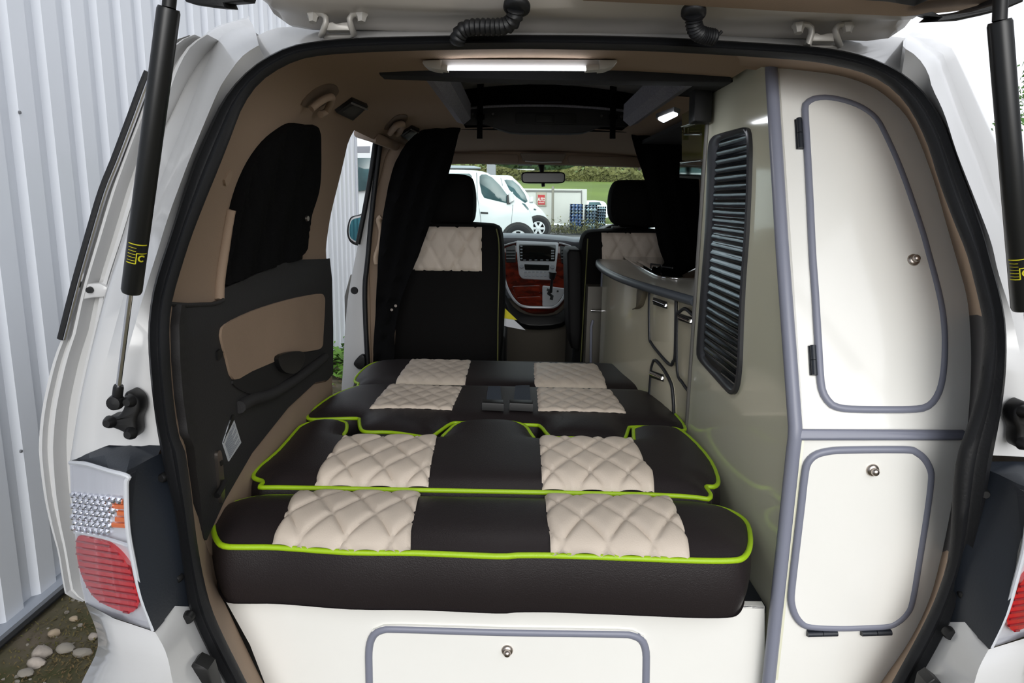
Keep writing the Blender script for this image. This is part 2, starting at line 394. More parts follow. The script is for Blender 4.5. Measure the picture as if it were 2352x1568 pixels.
# outer side skins
g = G()
for sx, xs in ((-1, -.80), (1, 1.0)):
    for y0, y1, z0, z1 in ((1.3, 2.33, .38, 1.2), (3.25, 5.4, .38, 1.1)) if sx < 0 else ((1.3, 5.4, .38, 1.2),):
        pr = [V((xs-sx*.06, 0, z0)), V((xs, 0, z0+.25)), V((xs, 0, z1-.1)), V((xs-sx*.03, 0, z1))]
        g.loft([[V((p.x, y0, p.z)) for p in pr], [V((p.x, y1, p.z)) for p in pr]])
g.loft([[V((.97, 1.35, 1.2)), V((.95, 1.5, 1.55)), V((.87, 1.55, 1.77))], [V((.97, 3.6, 1.2)), V((.93, 3.6, 1.55)), V((.87, 3.6, 1.79))]])
g.build('side_skin', WHITE, van, sm=50)
g = G(); g.box((-.66, 1.28, .40), (.86, 5.0, .44)); g.build('floor_pan', FELTD, van)
# bumper and lower corner skins
def fy(y0): return lambda a, b: y0
g = G()
def corner(px, Ys, mir=False):
    return [(lambda p: V((2*XC-p.x, p.y, p.z)) if mir else p)(P(a, b, Y=y)) for (a, b), y in zip(px, Ys)]
for mir in (False, True):
    r0 = corner([(437, 1392), (472, 1476), (523, 1568), (590, 1690)], [1.14, 1.14, 1.15, 1.16], mir)
    r1 = corner([(402, 1391), (425, 1462), (470, 1568), (520, 1690)], [1.10, 1.09, 1.08, 1.07], mir)
    r2 = corner([(356, 1451), (382, 1500), (400, 1580), (430, 1690)], [1.05, 1.03, 1.02, 1.02], mir)
    r3 = corner([(262, 1420), (275, 1480), (290, 1560), (300, 1690)], [1.08, 1.05, 1.04, 1.04], mir)
    r4 = corner([(196, 1385), (226, 1475), (190, 1562), (130, 1690)], [1.2, 1.2, 1.17, 1.15], mir)
    r5 = [p+V((.0, .35, 0)) for p in r4]
    rr = [resample([tuple(q) for q in smooth([tuple(p) for p in r], False, 5)], 16) for r in (r0, r1, r2, r3, r4, r5)]
    G().loft(rr).build('bumper_corner', WHITE, van, sm=55)
    c = corner([(432, 1418)], [1.115], mir)[0]
    G().lathe([(.0, -.006), (.009, -.006), (.0105, -.002), (.011, .006)], c, (0, 1, .1), 20).build('bumper_plug', BLACKP, van)
    c = corner([(462, 1545)], [1.075], mir)[0]
    G().slab([c+V(q) for q in ((-.022, 0, -.05), (-.02, -.004, .012), (-.008, -.004, .022), (.004, 0, .012), (.012, 0, .006), (.02, .004, -.05))], (0, .03, 0), .003).build('bumper_recess', BLACKP, van)
# tail lamps
LENSG = glassmat('clear_lens', (.95, .95, .97, 1), .07); 
LAMPW = mat('lamp_reflector', (222, 224, 228), .3, metal=.25)
RED = mat('red_lens', (190, 10, 24), .2, coat=.5, emit=(255, 20, 25), estr=.06); ORANGE = mat('amber_lens', (232, 110, 24), .25, coat=.5)  # red: faint emission stands in for light caught by the unlit reflector
def lensY(px, py):
    # rear face of the lamp wraps round the body corner
    e = np.interp(py, [1059, 1092, 1204, 1280, 1366, 1449], [290, 292, 294, 306, 325, 356]); l = np.interp(py, [1059, 1130, 1242, 1336, 1385], [159, 162, 174, 185, 196])
    t = min(max((e-px)/max(e-l, 1), 0), 1.15); return 1.05+.15*t**1.7
for mir in (False, True):
    mm = (lambda p: V((2*XC-p.x, p.y, p.z))) if mir else (lambda p: p)
    lens = [(160, 1060), (185, 1061), (240, 1078), (296, 1092), (291, 1110), (292, 1205), (305, 1280), (324, 1366), (354, 1449), (342, 1445), (252, 1415), (196, 1385), (185, 1336), (174, 1242), (162, 1130)]
    def lp(pts, off, step=9):
        vs, F, poly = cdt(pts, step); n = len(poly)
        top = [mm(P(a, b, Y=lensY(a, b)+off)) for a, b in vs]; bk = [p+V((0, .035, 0)) for p in top]
        g = G().add(top, F); g.loft([top[:n], bk[:n]], True); return g
    lamp = lp(lens, .012).build('tail_lamp', LAMPW, van, sm=50, recalc=True)
    if mir: lamp['label'] = 'tail lamp on the right corner'
    else: lamp['label'] = 'tail lamp on the left corner with red reflector lens'
    red = smooth([(179, 1231), (215, 1238), (249, 1248), (279, 1276), (301, 1314), (318, 1372), (316, 1392), (297, 1407), (249, 1392), (215, 1370), (189, 1325), (176, 1272)], True, 3)
    lp(red, -.001).build('red_lens', RED, lamp, recalc=True)
    g = G()
    for k in range(11):      # moulded ribs of the red lens
        y = 1243+k*14.5; pts = []
        for x in range(170, 330, 6):
            yy = y+(x-180)*.16
            if inside(red, np.array([float(x)]), np.array([yy]))[0]: pts.append(mm(P(x, yy, Y=lensY(x, yy)-.002)))
        if len(pts) > 2: g.tube(pts, .0022, seg=6)
    g.build('lens_rib', mat('red_lens_rib', (150, 22, 36), .2, coat=.5), lamp)
    g = G()                  # faceted indicator reflectors
    for r in range(7):
        for c in range(9):
            x = 170+c*13.2+(r % 2)*5; y = 1135+r*12.5+c*1.6
            if x > 288 or (x > 248 and 1 <= r <= 6 and x > 262-r*1+ (8 if r in (2,) else 0)): continue
            q = mm(P(x, y, Y=lensY(x, y)+.006)); g.lathe([(.007, 0), (.006, -.004), (.002, -.007)], q, (0, 1, 0), 6)
    g.build('indicator_reflector', mat('mirror_facet', (235, 236, 242), .12, metal=1), lamp, sm=10)
    g = G()
    for x, y, w in ((268, 1152, 15), (268, 1164, 18), (278, 1180, 10), (276, 1194, 13), (272, 1207, 17)):
        g.slab([mm(P(x+a, y+b, Y=lensY(x+a, y+b)+.002)) for a, b in ((-w, -6), (w*.9, -4), (w*.9, 6), (-w, 4))], (0, .006, 0), .001)
    g.build('amber_lens', ORANGE, lamp)
    g = G(); g.tube([mm(P(a, b, Y=lensY(a, b)-.004)) for a, b in smooth([(162, 1062), (200, 1066), (250, 1081), (294, 1094), (290, 1112), (293, 1205), (305, 1280), (324, 1366), (353, 1446)], False, 4)], .004, seg=8)
    g.tube([mm(P(a, b, Y=lensY(a, b)-.003)) for a, b in smooth([(172, 1222), (230, 1232), (296, 1252)], False, 4)], .003, seg=6)
    g.build('lens_rim', mat('clear_rim', (205, 208, 214), .15, coat=.5), lamp)
    lp([(161, 1062), (185, 1063), (240, 1080), (293, 1095), (289, 1110), (291, 1205), (304, 1280), (323, 1366), (350, 1446), (252, 1413), (197, 1383), (186, 1336), (175, 1242), (163, 1130)], -.007).build('clear_cover', LENSG, lamp, recalc=True)
    # dark housing between lamp and seal
    g = G()
    eL = [mm(P(a, b, Y=y)) for a, b, y in ((290, 1083, 1.055), (294, 1205, 1.05), (309, 1299, 1.045), (327, 1377, 1.04), (356, 1451, 1.04))]
    eM = [mm(P(a, b, Y=y)) for a, b, y in ((348, 1051, 1.11), (369, 1205, 1.105), (385, 1290, 1.10), (399, 1355, 1.10), (402, 1391, 1.10))]
    eR = [mm(P(a, b, Y=y)) for a, b, y in ((372, 1040, 1.14), (408, 1166, 1.14), (426, 1269, 1.14), (437, 1350, 1.145), (442, 1400, 1.145))]
    bk = [p+V((0, .05, 0)) for p in eL]
    rr = [resample(smooth([tuple(p) for p in r], False, 4), 14) for r in (bk, eL, eM, eR)]
    g.loft(rr)
    tp = [mm(P(a, b, Y=y)) for a, b, y in ((160, 1059, 1.2), (204, 1040, 1.165), (249, 1021, 1.15), (300, 1020, 1.145), (372, 1023, 1.14))]
    t2 = [mm(P(a, b, Y=y)) for a, b, y in ((180, 1061, 1.19), (205, 1052, 1.15), (240, 1045, 1.12), (300, 1045, 1.105), (362, 1048, 1.13))]
    t3 = [mm(P(a, b, Y=y)) for a, b, y in ((185, 1063, 1.185), (215, 1071, 1.14), (250, 1080, 1.09), (290, 1085, 1.056), (348, 1054, 1.11))]
    g.loft([tp, t2, t3])
    h = g.build('lamp_housing', NAVYP, van, sm=30)
    for a, b in ((372, 1098), (405, 1330)): G().lathe([(.0, -.003), (.006, -.003), (.008, 0), (.008, .01)], mm(P(a, b, Y=1.118)), (.2, 1, 0), 14).build('screw', BLACKP, h)
# left quarter interior: conforming trims
dk = [(397, 698), (470, 698), (497, 690), (500, 662), (560, 636), (640, 602), (690, 596), (748, 594), (753, 640), (756, 760), (756, 858), (744, 872), (714, 878), (650, 936), (565, 1040), (500, 1150), (458, 1240), (452, 1236), (441, 1131), (426, 1028), (412, 999), (400, 913), (393, 827), (391, 748)]
TRIMD = mat('charcoal_side_trim', (35, 34, 35), .7, bump=.3, scale=350, vary=.05)
qt = patch(dk, 'quarter_trim', TRIMD, van, .014)
patch(smooth([(487, 764), (498, 744), (560, 714), (640, 689), (715, 674), (731, 680), (733, 700), (729, 770), (726, 796), (708, 804), (655, 812), (618, 828), (560, 852), (517, 871), (500, 825), (489, 785)], True, 3), 'cloth_insert', mat('beige_cloth_insert', (150, 128, 108), .95, bump=.6, scale=300, vary=.08, vscale=3), qt, .019)
patch(smooth([(516, 874), (560, 853), (618, 829), (655, 813), (722, 806), (728, 812), (690, 838), (640, 872), (590, 905), (560, 905), (530, 893)], True, 3), 'storage_pocket', mat('pocket_shade', (16, 15, 16), .7), qt, .0175)  # recess is not cut; its shade is put into a near-black raised patch
patch(smooth([(613, 818), (640, 808), (672, 808), (674, 832), (655, 856), (630, 855), (616, 840)], True, 3), 'cup_holder', BLACKP, qt, .03)
def onshell(pts, off): return [hit(a, b)[0]+hit(a, b)[1]*off for a, b in pts]
G().tube(onshell(smooth([(530, 935), (560, 918), (600, 908), (650, 880), (700, 845), (733, 820)], False, 4), .018), .014, seg=10).build('armrest_lip', TRIMD, qt, sm=60)
G().tube(onshell(smooth([(390, 700), (470, 700), (497, 690)], False, 3), .014), .004, seg=8).build('trim_edge', TRIMD, qt)
G().tube(onshell(smooth([(498, 690), (500, 640), (512, 560), (526, 480)], False, 4), .004), .011, seg=8).build('window_surround', BEIGE, van, sm=60)
low = [(756, 866), (744, 876), (716, 882), (652, 940), (567, 1045), (505, 1150), (460, 1246), (482, 1275), (600, 1180), (700, 1000), (757, 905)]
patch(low, 'lower_trim', BEIGE, van, .006)
lab = patch([(494, 1017), (516, 951), (537, 1016), (508, 1059)], 'instruction_label', mat('label_white', (188, 192, 196), .5), qt, .0162, step=20)
patch([(494, 1017), (499, 1003), (520, 962), (516, 951)], 'label_header', BLACKP, lab, .0172, step=8)
g = G()
for k in range(12):
    t = .2+k*.062; a = V((494, 1017)).lerp(V((508, 1059)), t); b = V((516, 951)).lerp(V((537, 1016)), t); c = a.lerp(b, .08); d = a.lerp(b, .92 if k % 3 else .6)
    g.tube(onshell([tuple(c), tuple(d)], .0165), .0008, seg=4)
g.build('label_line', mat('label_ink', (110, 115, 120), .6), lab)
lk = patch(smooth([(476, 1042), (483, 1034), (488, 1050), (493, 1110), (494, 1140), (487, 1155), (484, 1130), (479, 1080)], True, 3), 'striker_plate', SILVER, qt, .02, step=6)
patch([(481, 1060), (486, 1056), (488, 1066), (483, 1070)], 'bolt_hole', BLACKP, lk, .022, step=5)
G().tube(onshell([(468, 1138), (480, 1120), (488, 1105)], .025), .006, seg=8).build('striker', BLACKP, lk)
patch([(478, 808), (485, 800), (492, 808), (486, 824), (480, 826)], 'belt_anchor_slot', BLACKP, qt, .018, step=6)
# lip linings joining the seal to the furniture
DKL = mat('charcoal_lip', (44, 42, 45), .6, bump=.2, scale=300)
def lipstrip(ipx, opx, fn, name, m, n=40):
    a = resample([S3(x, y, .0) for x, y in smooth(ipx, False, 4)], n); b = resample([fn(x, y) for x, y in smooth(opx, False, 4)], n)
    mid = [p.lerp(q, .5)+V((.004 if p.x > XC else -.004, .004, .002)) for p, q in zip(a, b)]
    return G().loft([a, mid, b]).build(name, m, van, sm=60)
lipstrip([(436, 1131), (449, 1240), (470, 1355), (497, 1434), (563, 1568), (605, 1655)], [(462, 1205), (479, 1269), (492, 1338), (520, 1392), (565, 1486), (605, 1568), (650, 1650)], lambda a, b: P(a, b, Y=1.262), 'lip_lining', BEIGE)
G().slab([P(a, b, Y=1.275) for a, b in ((500, 1340), (540, 1372), (600, 1460), (690, 1690), (600, 1690), (520, 1460))], (0, .02, 0)).build('side_gap', BLACKP, van)
# headlining fittings
def fit(pts, name, m, off, par=van, st=10): return patch(pts, name, m, par, off, step=st)
for q, (dx, dy, s) in enumerate(((0, 0, 1.), (0, 0, 1.))):
    A = [[(768, 252), (808, 223), (843, 238), (806, 271)], [(917, 306), (946, 287), (963, 295), (938, 319)]][q]
    l = fit(A, 'ceiling_vent', BLACKP, .010); c = V((sum(p[0] for p in A)/4, sum(p[1] for p in A)/4))
    fit([tuple(c.lerp(V(p), .62)) for p in A], 'vent_flap', mat('vent_grey', (70, 68, 66), .6), .012, l, 8)
    G().tube(onshell([tuple(V(A[1]).lerp(V(A[0]), .1)), tuple(V(A[2]).lerp(V(A[3]), .1))], .013), .003, seg=6).build('vent_bar', mat('vent_bar_grey', (120, 118, 116), .4), l)
    B = [[(690, 240), (716, 208), (750, 192), (772, 196), (776, 212), (750, 236), (722, 246)], [(882, 296), (900, 272), (918, 262), (935, 264), (934, 276), (914, 292)]][q]
    o = fit(smooth(B, True, 3), 'grab_handle_recess', mat('recess_shade', (112, 95, 80), .85), .003)  # handle recess is not hollow; its shade is painted as darker beige
    pts = [[(700, 236), (728, 214), (752, 206), (738, 240), (722, 250)], [(890, 294), (906, 276), (922, 272), (914, 290), (904, 298)]][q]
    G().tube(onshell(smooth(pts, False, 4), .02), .009 if q == 0 else .012, seg=10).build('grab_handle', BEIGE, o, sm=60)
patch([(512, 412), (519, 398), (528, 390), (530, 400), (520, 424), (514, 424)], 'trim_clip', BEIGE, van, .004, step=8)
G().lathe([(.0, -.005), (.007, -.005), (.008, 0)], hit(679, 501)[0]+V((.03, 0, 0)), (-1, .2, 0), 14).build('press_stud', SILVER, van)
# door header of the sliding door opening, B pillar
hd = [hit(a, b)[0]+V((.01, 0, .0)) for a, b in ((818, 306), (860, 318), (905, 336), (940, 344))]
G().tube(smooth([tuple(p) for p in hd], False, 4), .02, seg=10).build('door_header', BEIGE, van, sm=60)
YB = 3.12
jamb = G().slab([P(a, b, Y=YB) for a, b in smooth([(862, 325), (874, 332), (868, 360), (854, 480), (842, 600), (836, 650), (838, 750), (842, 840), (846, 1000), (784, 1000), (788, 840), (792, 760), (798, 690), (806, 640), (822, 560), (838, 470), (850, 390)], True, 3)], (0, .2, 0), .004).build('door_pillar', WHITE, van)
G().tube([P(a, b, Y=YB-.012) for a, b in smooth([(862, 328), (852, 400), (838, 480), (822, 560)], False, 4)], .011, seg=8).build('window_channel', RUBBER, jamb, sm=60)
G().tube([P(a, b, Y=YB-.008) for a, b in smooth([(873, 334), (868, 370), (855, 480), (844, 600), (838, 660), (840, 750), (846, 860)], False, 4)], .011, seg=8).build('pillar_seal', RUBBER, jamb, sm=60)
G().lathe([(.0, -.004), (.014, -.004), (.017, .0), (.017, .01)], P(814, 667, Y=YB), (0, 1, 0), 18).build('grommet', BLACKP, jamb)
lt = G().slab([P(a, b, Y=YB-.03) for a, b in smooth([(812, 834), (822, 820), (832, 815), (838, 824), (836, 846), (824, 848), (816, 842)], True, 3)], (0, .03, 0), .004).build('door_latch', BLACKP, jamb)
bp = G().slab([P(a, b, Y=YB+.01) for a, b in smooth([(876, 334), (905, 328), (940, 338), (935, 380), (915, 480), (900, 600), (896, 840), (845, 840), (842, 750), (842, 660), (848, 590), (858, 480), (870, 370)], True, 3)], (0, .12, 0), .01).build('pillar_trim', BEIGE, van)
G().tube([P(a, b, Y=YB-.02) for a, b in smooth([(866, 606), (864, 590), (873, 560), (876, 530), (870, 506), (876, 498)], False, 4)], .013, seg=10).build('grab_handle', mat('beige_plastic', (190, 166, 142), .5), bp, sm=60)
# wing mirror of the passenger door
wm = G().slab([P(a, b, Y=3.85) for a, b in smooth([(800, 520), (806, 502), (820, 496), (840, 498), (840, 558), (822, 560), (806, 552), (800, 540)], True, 4)], (0, .09, 0), .012).build('wing_mirror', WHITE, van)
G().slab([P(a, b, Y=3.848) for a, b in smooth([(803, 521), (808, 506), (820, 501), (836, 503), (836, 554), (822, 555), (808, 548), (803, 538)], True, 4)], (0, .004, 0)).build('mirror_glass', mat('mirror_glass', (70, 120, 130), .03, metal=1), wm)
G().slab([P(a, b, Y=3.86) for a, b in smooth([(797, 522), (804, 500), (820, 494), (838, 496), (842, 562), (820, 564), (804, 556), (797, 540)], True, 4)], (0, .05, 0), .006).build('mirror_rim', BLACKP, wm)
# roof opening: crossbar, side rails, pop-top lid inside, front console
zr = 1.735
xb = G(); A = P(866, 170, Y=1.72); B_ = P(1680, 172, Y=1.72)
def boxpts(a, b, dy, dz):
    return a
vb = [P(865, 155, Y=1.72), P(1680, 163, Y=1.72), P(1680, 189, Y=1.72), P(1200, 184, Y=1.72), P(872, 172, Y=1.72)]
xb.slab(vb, (0, .06, 0), .004); cb = xb.build('roof_crossbar', FELTD, van)
for sd, (a, b, c, d) in enumerate((((985, 178), (1008, 190), (1063, 270), (1060, 284)), ((1590, 190), (1560, 195), (1452, 268), (1452, 288)))):
    n0, n1 = P(*a, Z=zr), P(*d, Z=zr); 
    sgn = -1 if sd == 0 else 1
    w = .035
    top = [n0, n1]; q = [n0+V((-sgn*w, 0, .02)), n1+V((-sgn*w, 0, .02))]
    g = G(); r0 = [n0, n0+V((-sgn*.008, 0, -.004)), n0+V((-sgn*w, 0, .018)), n0+V((-sgn*w, 0, .075)), n0+V((sgn*.05, 0, .075)), n0+V((sgn*.06, 0, .02))]
    dlt = n1-n0; r1 = [p+dlt for p in r0]
    g.loft([r0, r1], True); g.add(r0, [tuple(range(6))]); g.add(r1, [tuple(range(6))])
    g.build('roof_rail', FELT, van, recalc=True)
    # carpeted strip of headlining outside the rail
    e0 = [n0+V((sgn*.0, 0, .012)), n0+V((sgn*.11, 0, .005))]; e1 = [p+dlt for p in e0]
    g = G().loft([e0, e1]); g.build('carpet_edge', FELTD, van, solid=.006)
pt = G(); pt.box((-.30, 1.74, 1.93), (.50, 3.1, 1.95)); pt.box((.50, 1.66, 1.84), (.70, 2.12, 1.85)); pt.box((-.32, 1.74, 1.76), (-.30, 3.1, 1.95)); pt.box((.50, 1.74, 1.76), (.52, 3.1, 1.95)); pt.box((-.30, 3.08, 1.74), (.50, 3.1, 1.95)); pt.box((-.30, 1.74, 1.77), (.50, 1.76, 1.95))
pt.build('pop_top_lining', CURT, van)
pc = [(1058, 250), (1120, 244), (1240, 241), (1360, 246), (1456, 256), (1456, 292), (1385, 291), (1362, 297), (1340, 304), (1310, 306), (1200, 305), (1170, 303), (1140, 294), (1115, 286), (1060, 287)]
con = G().slab([P(a, b, Y=3.02) for a, b in pc], (0, .08, 0), .006).build('overhead_console', DARKP, van)
G().tube([P(a, b, Y=3.012) for a, b in smooth([(1058, 251), (1120, 245), (1240, 242), (1360, 247), (1456, 257)], False, 4)], .005, seg=8).build('console_lip', FELT, con)
G().slab([P(a, b, Y=3.012) for a, b in fillet([(1184, 258), (1324, 260), (1324, 286), (1184, 284)], 6)], (0, .01, 0), .002).build('console_panel', mat('console_grey', (30, 30, 31), .6), con)
G().slab([P(a, b, Y=3.006) for a, b in fillet([(1230, 262), (1274, 263), (1274, 281), (1230, 280)], 4)], (0, .008, 0), .002).build('console_socket', BLACKP, con)
for x in (1103, 1409):
    s = G(); s.slab([P(a, b, Y=2.985) for a, b in ((x-7, 192), (x+8, 192), (x+5, 290), (x+5, 318), (x-8, 318), (x-7, 270))], (0, .012, 0), .002); s.slab([P(a, b, Y=2.975) for a, b in ((x-9, 262), (x+10, 263), (x+9, 274), (x-9, 273))], (0, .02, 0), .002)
    s.build('roof_strap', CURT, van)
g = G()
for x, y in ((1086, 262), (1132, 262), (1382, 266), (1428, 268)): g.lathe([(0, -.004), (.005, -.004), (.007, 0)], P(x, y, Y=3.015), (0, 1, 0), 10)
g.build('console_screw', mat('screw_grey', (90, 90, 92), .4, metal=.6), con)
# header rail over the windscreen, sun visors, map light
hp = [(1000, 290), (1470, 294), (1480, 352), (1290, 350), (1195, 349), (1000, 344)]
YH = 3.95
G().slab([P(a, b, Y=YH) for a, b in [(1000, 300), (1480, 306), (1490, 384), (1300, 378), (1200, 376), (1000, 374)]], (0, .10, 0), .004).build('windscreen_header', BEIGE, van)
for (x0, y0, x1, y1, x2, y2, x3, y3) in ((1020, 352, 1190, 354, 1192, 374, 1020, 377), (1304, 357, 1480, 361, 1480, 385, 1306, 376)):
    G().slab([P(a, b, Y=YH-.03) for a, b in fillet([(x0, y0), (x1, y1), (x2, y2), (x3, y3)], 6)], (0, .022, 0), .004).build('sun_visor', mat('visor_beige', (150, 132, 116), .8), van)
ml = G().slab([P(a, b, Y=YH-.06) for a, b in fillet([(1194, 350), (1302, 352), (1292, 371), (1202, 369)], 5)], (0, .05, 0), .006).build('map_light', mat('visor_beige2', (128, 116, 104), .6), van)
G().tube([P(a, b, Y=YH-.062) for a, b in ((1206, 370), (1245, 373), (1290, 372))], .004, seg=6).build('lamp_glass', mat('frosted', (200, 200, 198), .4), ml)
# windscreen
wt = [P(a, b, Y=4.02) for a, b in ((960, 372), (1245, 374), (1520, 388))]; wbm = [P(a, b, Y=4.75) for a, b in ((880, 556), (1245, 552), (1600, 570))]
g = G(); g.loft([resample(smooth([tuple(p) for p in wt], False, 4), 12), resample(smooth([tuple(p) for p in wbm], False, 4), 12)])
g.build('windscreen', glassmat('windscreen_glass', (.84, .94, .91, 1), .05), van)
tp = G().slab([P(a, b, Y=4.015) for a, b in ((1190, 372), (1222, 373), (1222, 381), (1190, 380))], (0, .003, 0)).build('screen_sticker', mat('sticker_pale', (170, 190, 192), .5), van)
tb = G(); tb.slab([P(a, b, Y=4.06) for a, b in smooth([(1130, 374), (1190, 376), (1245, 378), (1300, 377), (1330, 376), (1300, 388), (1250, 391), (1200, 390), (1160, 384)], True, 3)], (0, .004, 0)); tb.build('shade_band', glassmat('tinted_glass', (.45, .55, .55, 1)), van)
# ================================================================== TAILGATE
tgt = thing('tailgate', 'raised white tailgate overhead with two hinges and black rubber cable boots', 'tailgate', (XC, 1.4, 1.8))
GREYW = mat('shaded_white_paint', (196, 190, 183), .35, coat=.4, vary=.05, vscale=4)  # same white as the body, its dim light put into a greyer colour
def zt(y): return 1.80+(1.40-y)*.24
prof = [(1.470, 1.82), (1.462, 1.785), (1.445, 1.764), (1.42, 1.759), (1.39, 1.768), (1.365, 1.774), (1.34, 1.772), (1.31, 1.780), (1.285, 1.80), (1.24, 1.835), (1.14, 1.875), (1.04, 1.915)]
xs = [-.50, -.485, -.46, -.42, -.3, -.1, .1, .3, .5, .63, .67, .695, .71]
rings = []
for x in xs:
    e = min(abs(x-xs[0]), abs(x-xs[-1])); up = .055*math.exp(-e/.018); rr = []
    for i, (y, z) in enumerate(prof):
        out = (1.40-min(y, 1.40))*.55*(1-math.exp(-max(0, 1.33-y)/.1))
        xx = XC+(x-XC)*(1+out*.55)
        rr.append(V((xx+.02, y-up*.3*(i < 9), z+up*(1 if i > 0 else .2)+.004*math.sin(i*1.7+x*9)*(2 < i < 8))))
    rings.append(rr)
g = G(); g.loft(rings); g.build('inner_panel', GREYW, tgt, sm=50)
g = G(); out = [(-.70, 1.26, 1.865), (-.74, .95, 1.96), (-.76, .30, 2.16), (-.62, .22, 2.19), (.82, .22, 2.19), (.96, .30, 2.16), (.94, .95, 1.96), (.90, 1.26, 1.865)]
g.tube([V(p) for p in out]+[V(out[0])], .05, seg=8, flat=.5); g.slab([V((-.72, 1.26, 1.865)), V((-.72, 1.0, 1.945)), V((.92, 1.0, 1.945)), V((.92, 1.26, 1.865))], (0, .01, .03)); g.slab([V((-.72, .55, 2.083)), V((-.72, .22, 2.19)), V((.92, .22, 2.19)), V((.92, .55, 2.083))], (0, .01, .03)); g.build('outer_skin', WHITE, tgt)
g = G(); g.slab([V((-.70, 1.0, 1.945)), V((-.70, .55, 2.083)), V((.90, .55, 2.083)), V((.90, 1.0, 1.945))], (0, .005, .006)); g.build('tailgate_window', glassmat('tint_glass', (.22, .24, .24, 1), .05), tgt)
g = G(); g.tube(smooth([(-.64, 1.05, 1.90), (-.58, 1.18, 1.872), (-.52, 1.22, 1.858), (-.44, 1.22, 1.85)], False, 4), .03, seg=8, flat=.35); g.tube(smooth([(.84, 1.05, 1.90), (.78, 1.18, 1.872), (.72, 1.22, 1.858), (.64, 1.22, 1.85)], False, 4), .03, seg=8, flat=.35)
for s, pts in ((0, [(414, -14), (425, 4), (450, 12), (490, 18), (520, 19), (516, 8), (560, 4), (566, -14)]), (1, [(2114, 34), (2140, 33), (2160, 40), (2148, 50), (2200, 48), (2255, 36), (2310, 22), (2352, 4), (2352, -20), (2330, -20), (2290, 8), (2230, 26), (2170, 34)])):
    g2 = G().slab([P(a, b, Y=1.2) for a, b in pts], (0, .05, .01), .004); g2.build('glass_seal', RUBBER, tgt)
tp = [P(a, b, Y=1.27) for a, b in ((1300, -20), (1340, 4), (1560, 14), (1800, 28), (2080, 40), (2140, 34), (2250, 22), (2320, -8), (2320, -40))]
G().slab(tp, (0, -.05, .012), .004).build('inner_trim', BEIGE, tgt)
G().slab([P(a, b, Y=1.2) for a, b in ((1985, -30), (1985, 2), (2040, 6), (2098, 16), (2130, 2), (2230, -4), (2240, -30))], (0, -.03, .008), .003).build('trim_pocket', BLACKP, tgt)
HG = mat('hinge_paint', (188, 184, 178), .4, metal=.2)
for hx, hy in ((775, 0), (1890, 25)):
    Yh = 1.355
    def q(a, b, dy=0): return P(hx+a, hy+b, Y=Yh+dy)
    h = G(); h.tube([q(-66, 33), q(-48, 31), q(-34, 33), q(-27, 40), q(-26, 52), q(-32, 70), q(-36, 80, .02), q(-30, 85, .03), q(30, 85, .03), q(38, 78, .02), q(30, 56), q(28, 44), q(34, 34), q(48, 31), q(64, 34)], .0055, seg=8, flat=1.4, nrm=(0, 1, 0))
    ho = h.build('hinge', HG, tgt, sm=60)
    G().slab([q(-25, 52), q(-12, 50), q(-4, 54), q(2, 53), q(10, 51), q(25, 50), q(27, 70), q(-25, 70)], (0, .02, 0), .003).build('hinge_leaf', HG, ho)
    for a in (-56, 56): G().lathe([(.0, -.012), (.007, -.012), (.009, -.004), (.012, 0), (.012, .004)], q(a, 37), (0, .3, 1), 6).build('hinge_bolt', HG, ho)
for pts, c, rr in (([(1185, 22), (1180, 44), (1165, 58), (1140, 62), (1100, 62), (1070, 66), (1055, 80), (1050, 96)], (1187, 16), .023), ([(1593, 34), (1594, 56), (1600, 72), (1612, 80), (1640, 86)], (1593, 29), .021)):
    gp = G().lathe([(.0, -.008), (rr*.7, -.008), (rr, -.003), (rr, .004), (rr*.8, .008)], P(*c, Y=1.285), (.1, .45, 1), 24).build('cable_boot', RUBBER, tgt, sm=60)
    path = [P(a, b, Y=1.28+.0012*i) for i, (a, b) in enumerate(smooth(pts, False, 6))]
    path = resample(path, 46); G().tube(path, [.0135+.0018*math.sin(i*2.1) for i in range(46)], seg=14).build('cable_sleeve', RUBBER, gp, sm=60)
G().tube([P(a, b, Y=1.38) for a, b in ((1612, 82), (1640, 90), (1658, 72))], .003, seg=6).build('cable_tie', RUBBER, gp)
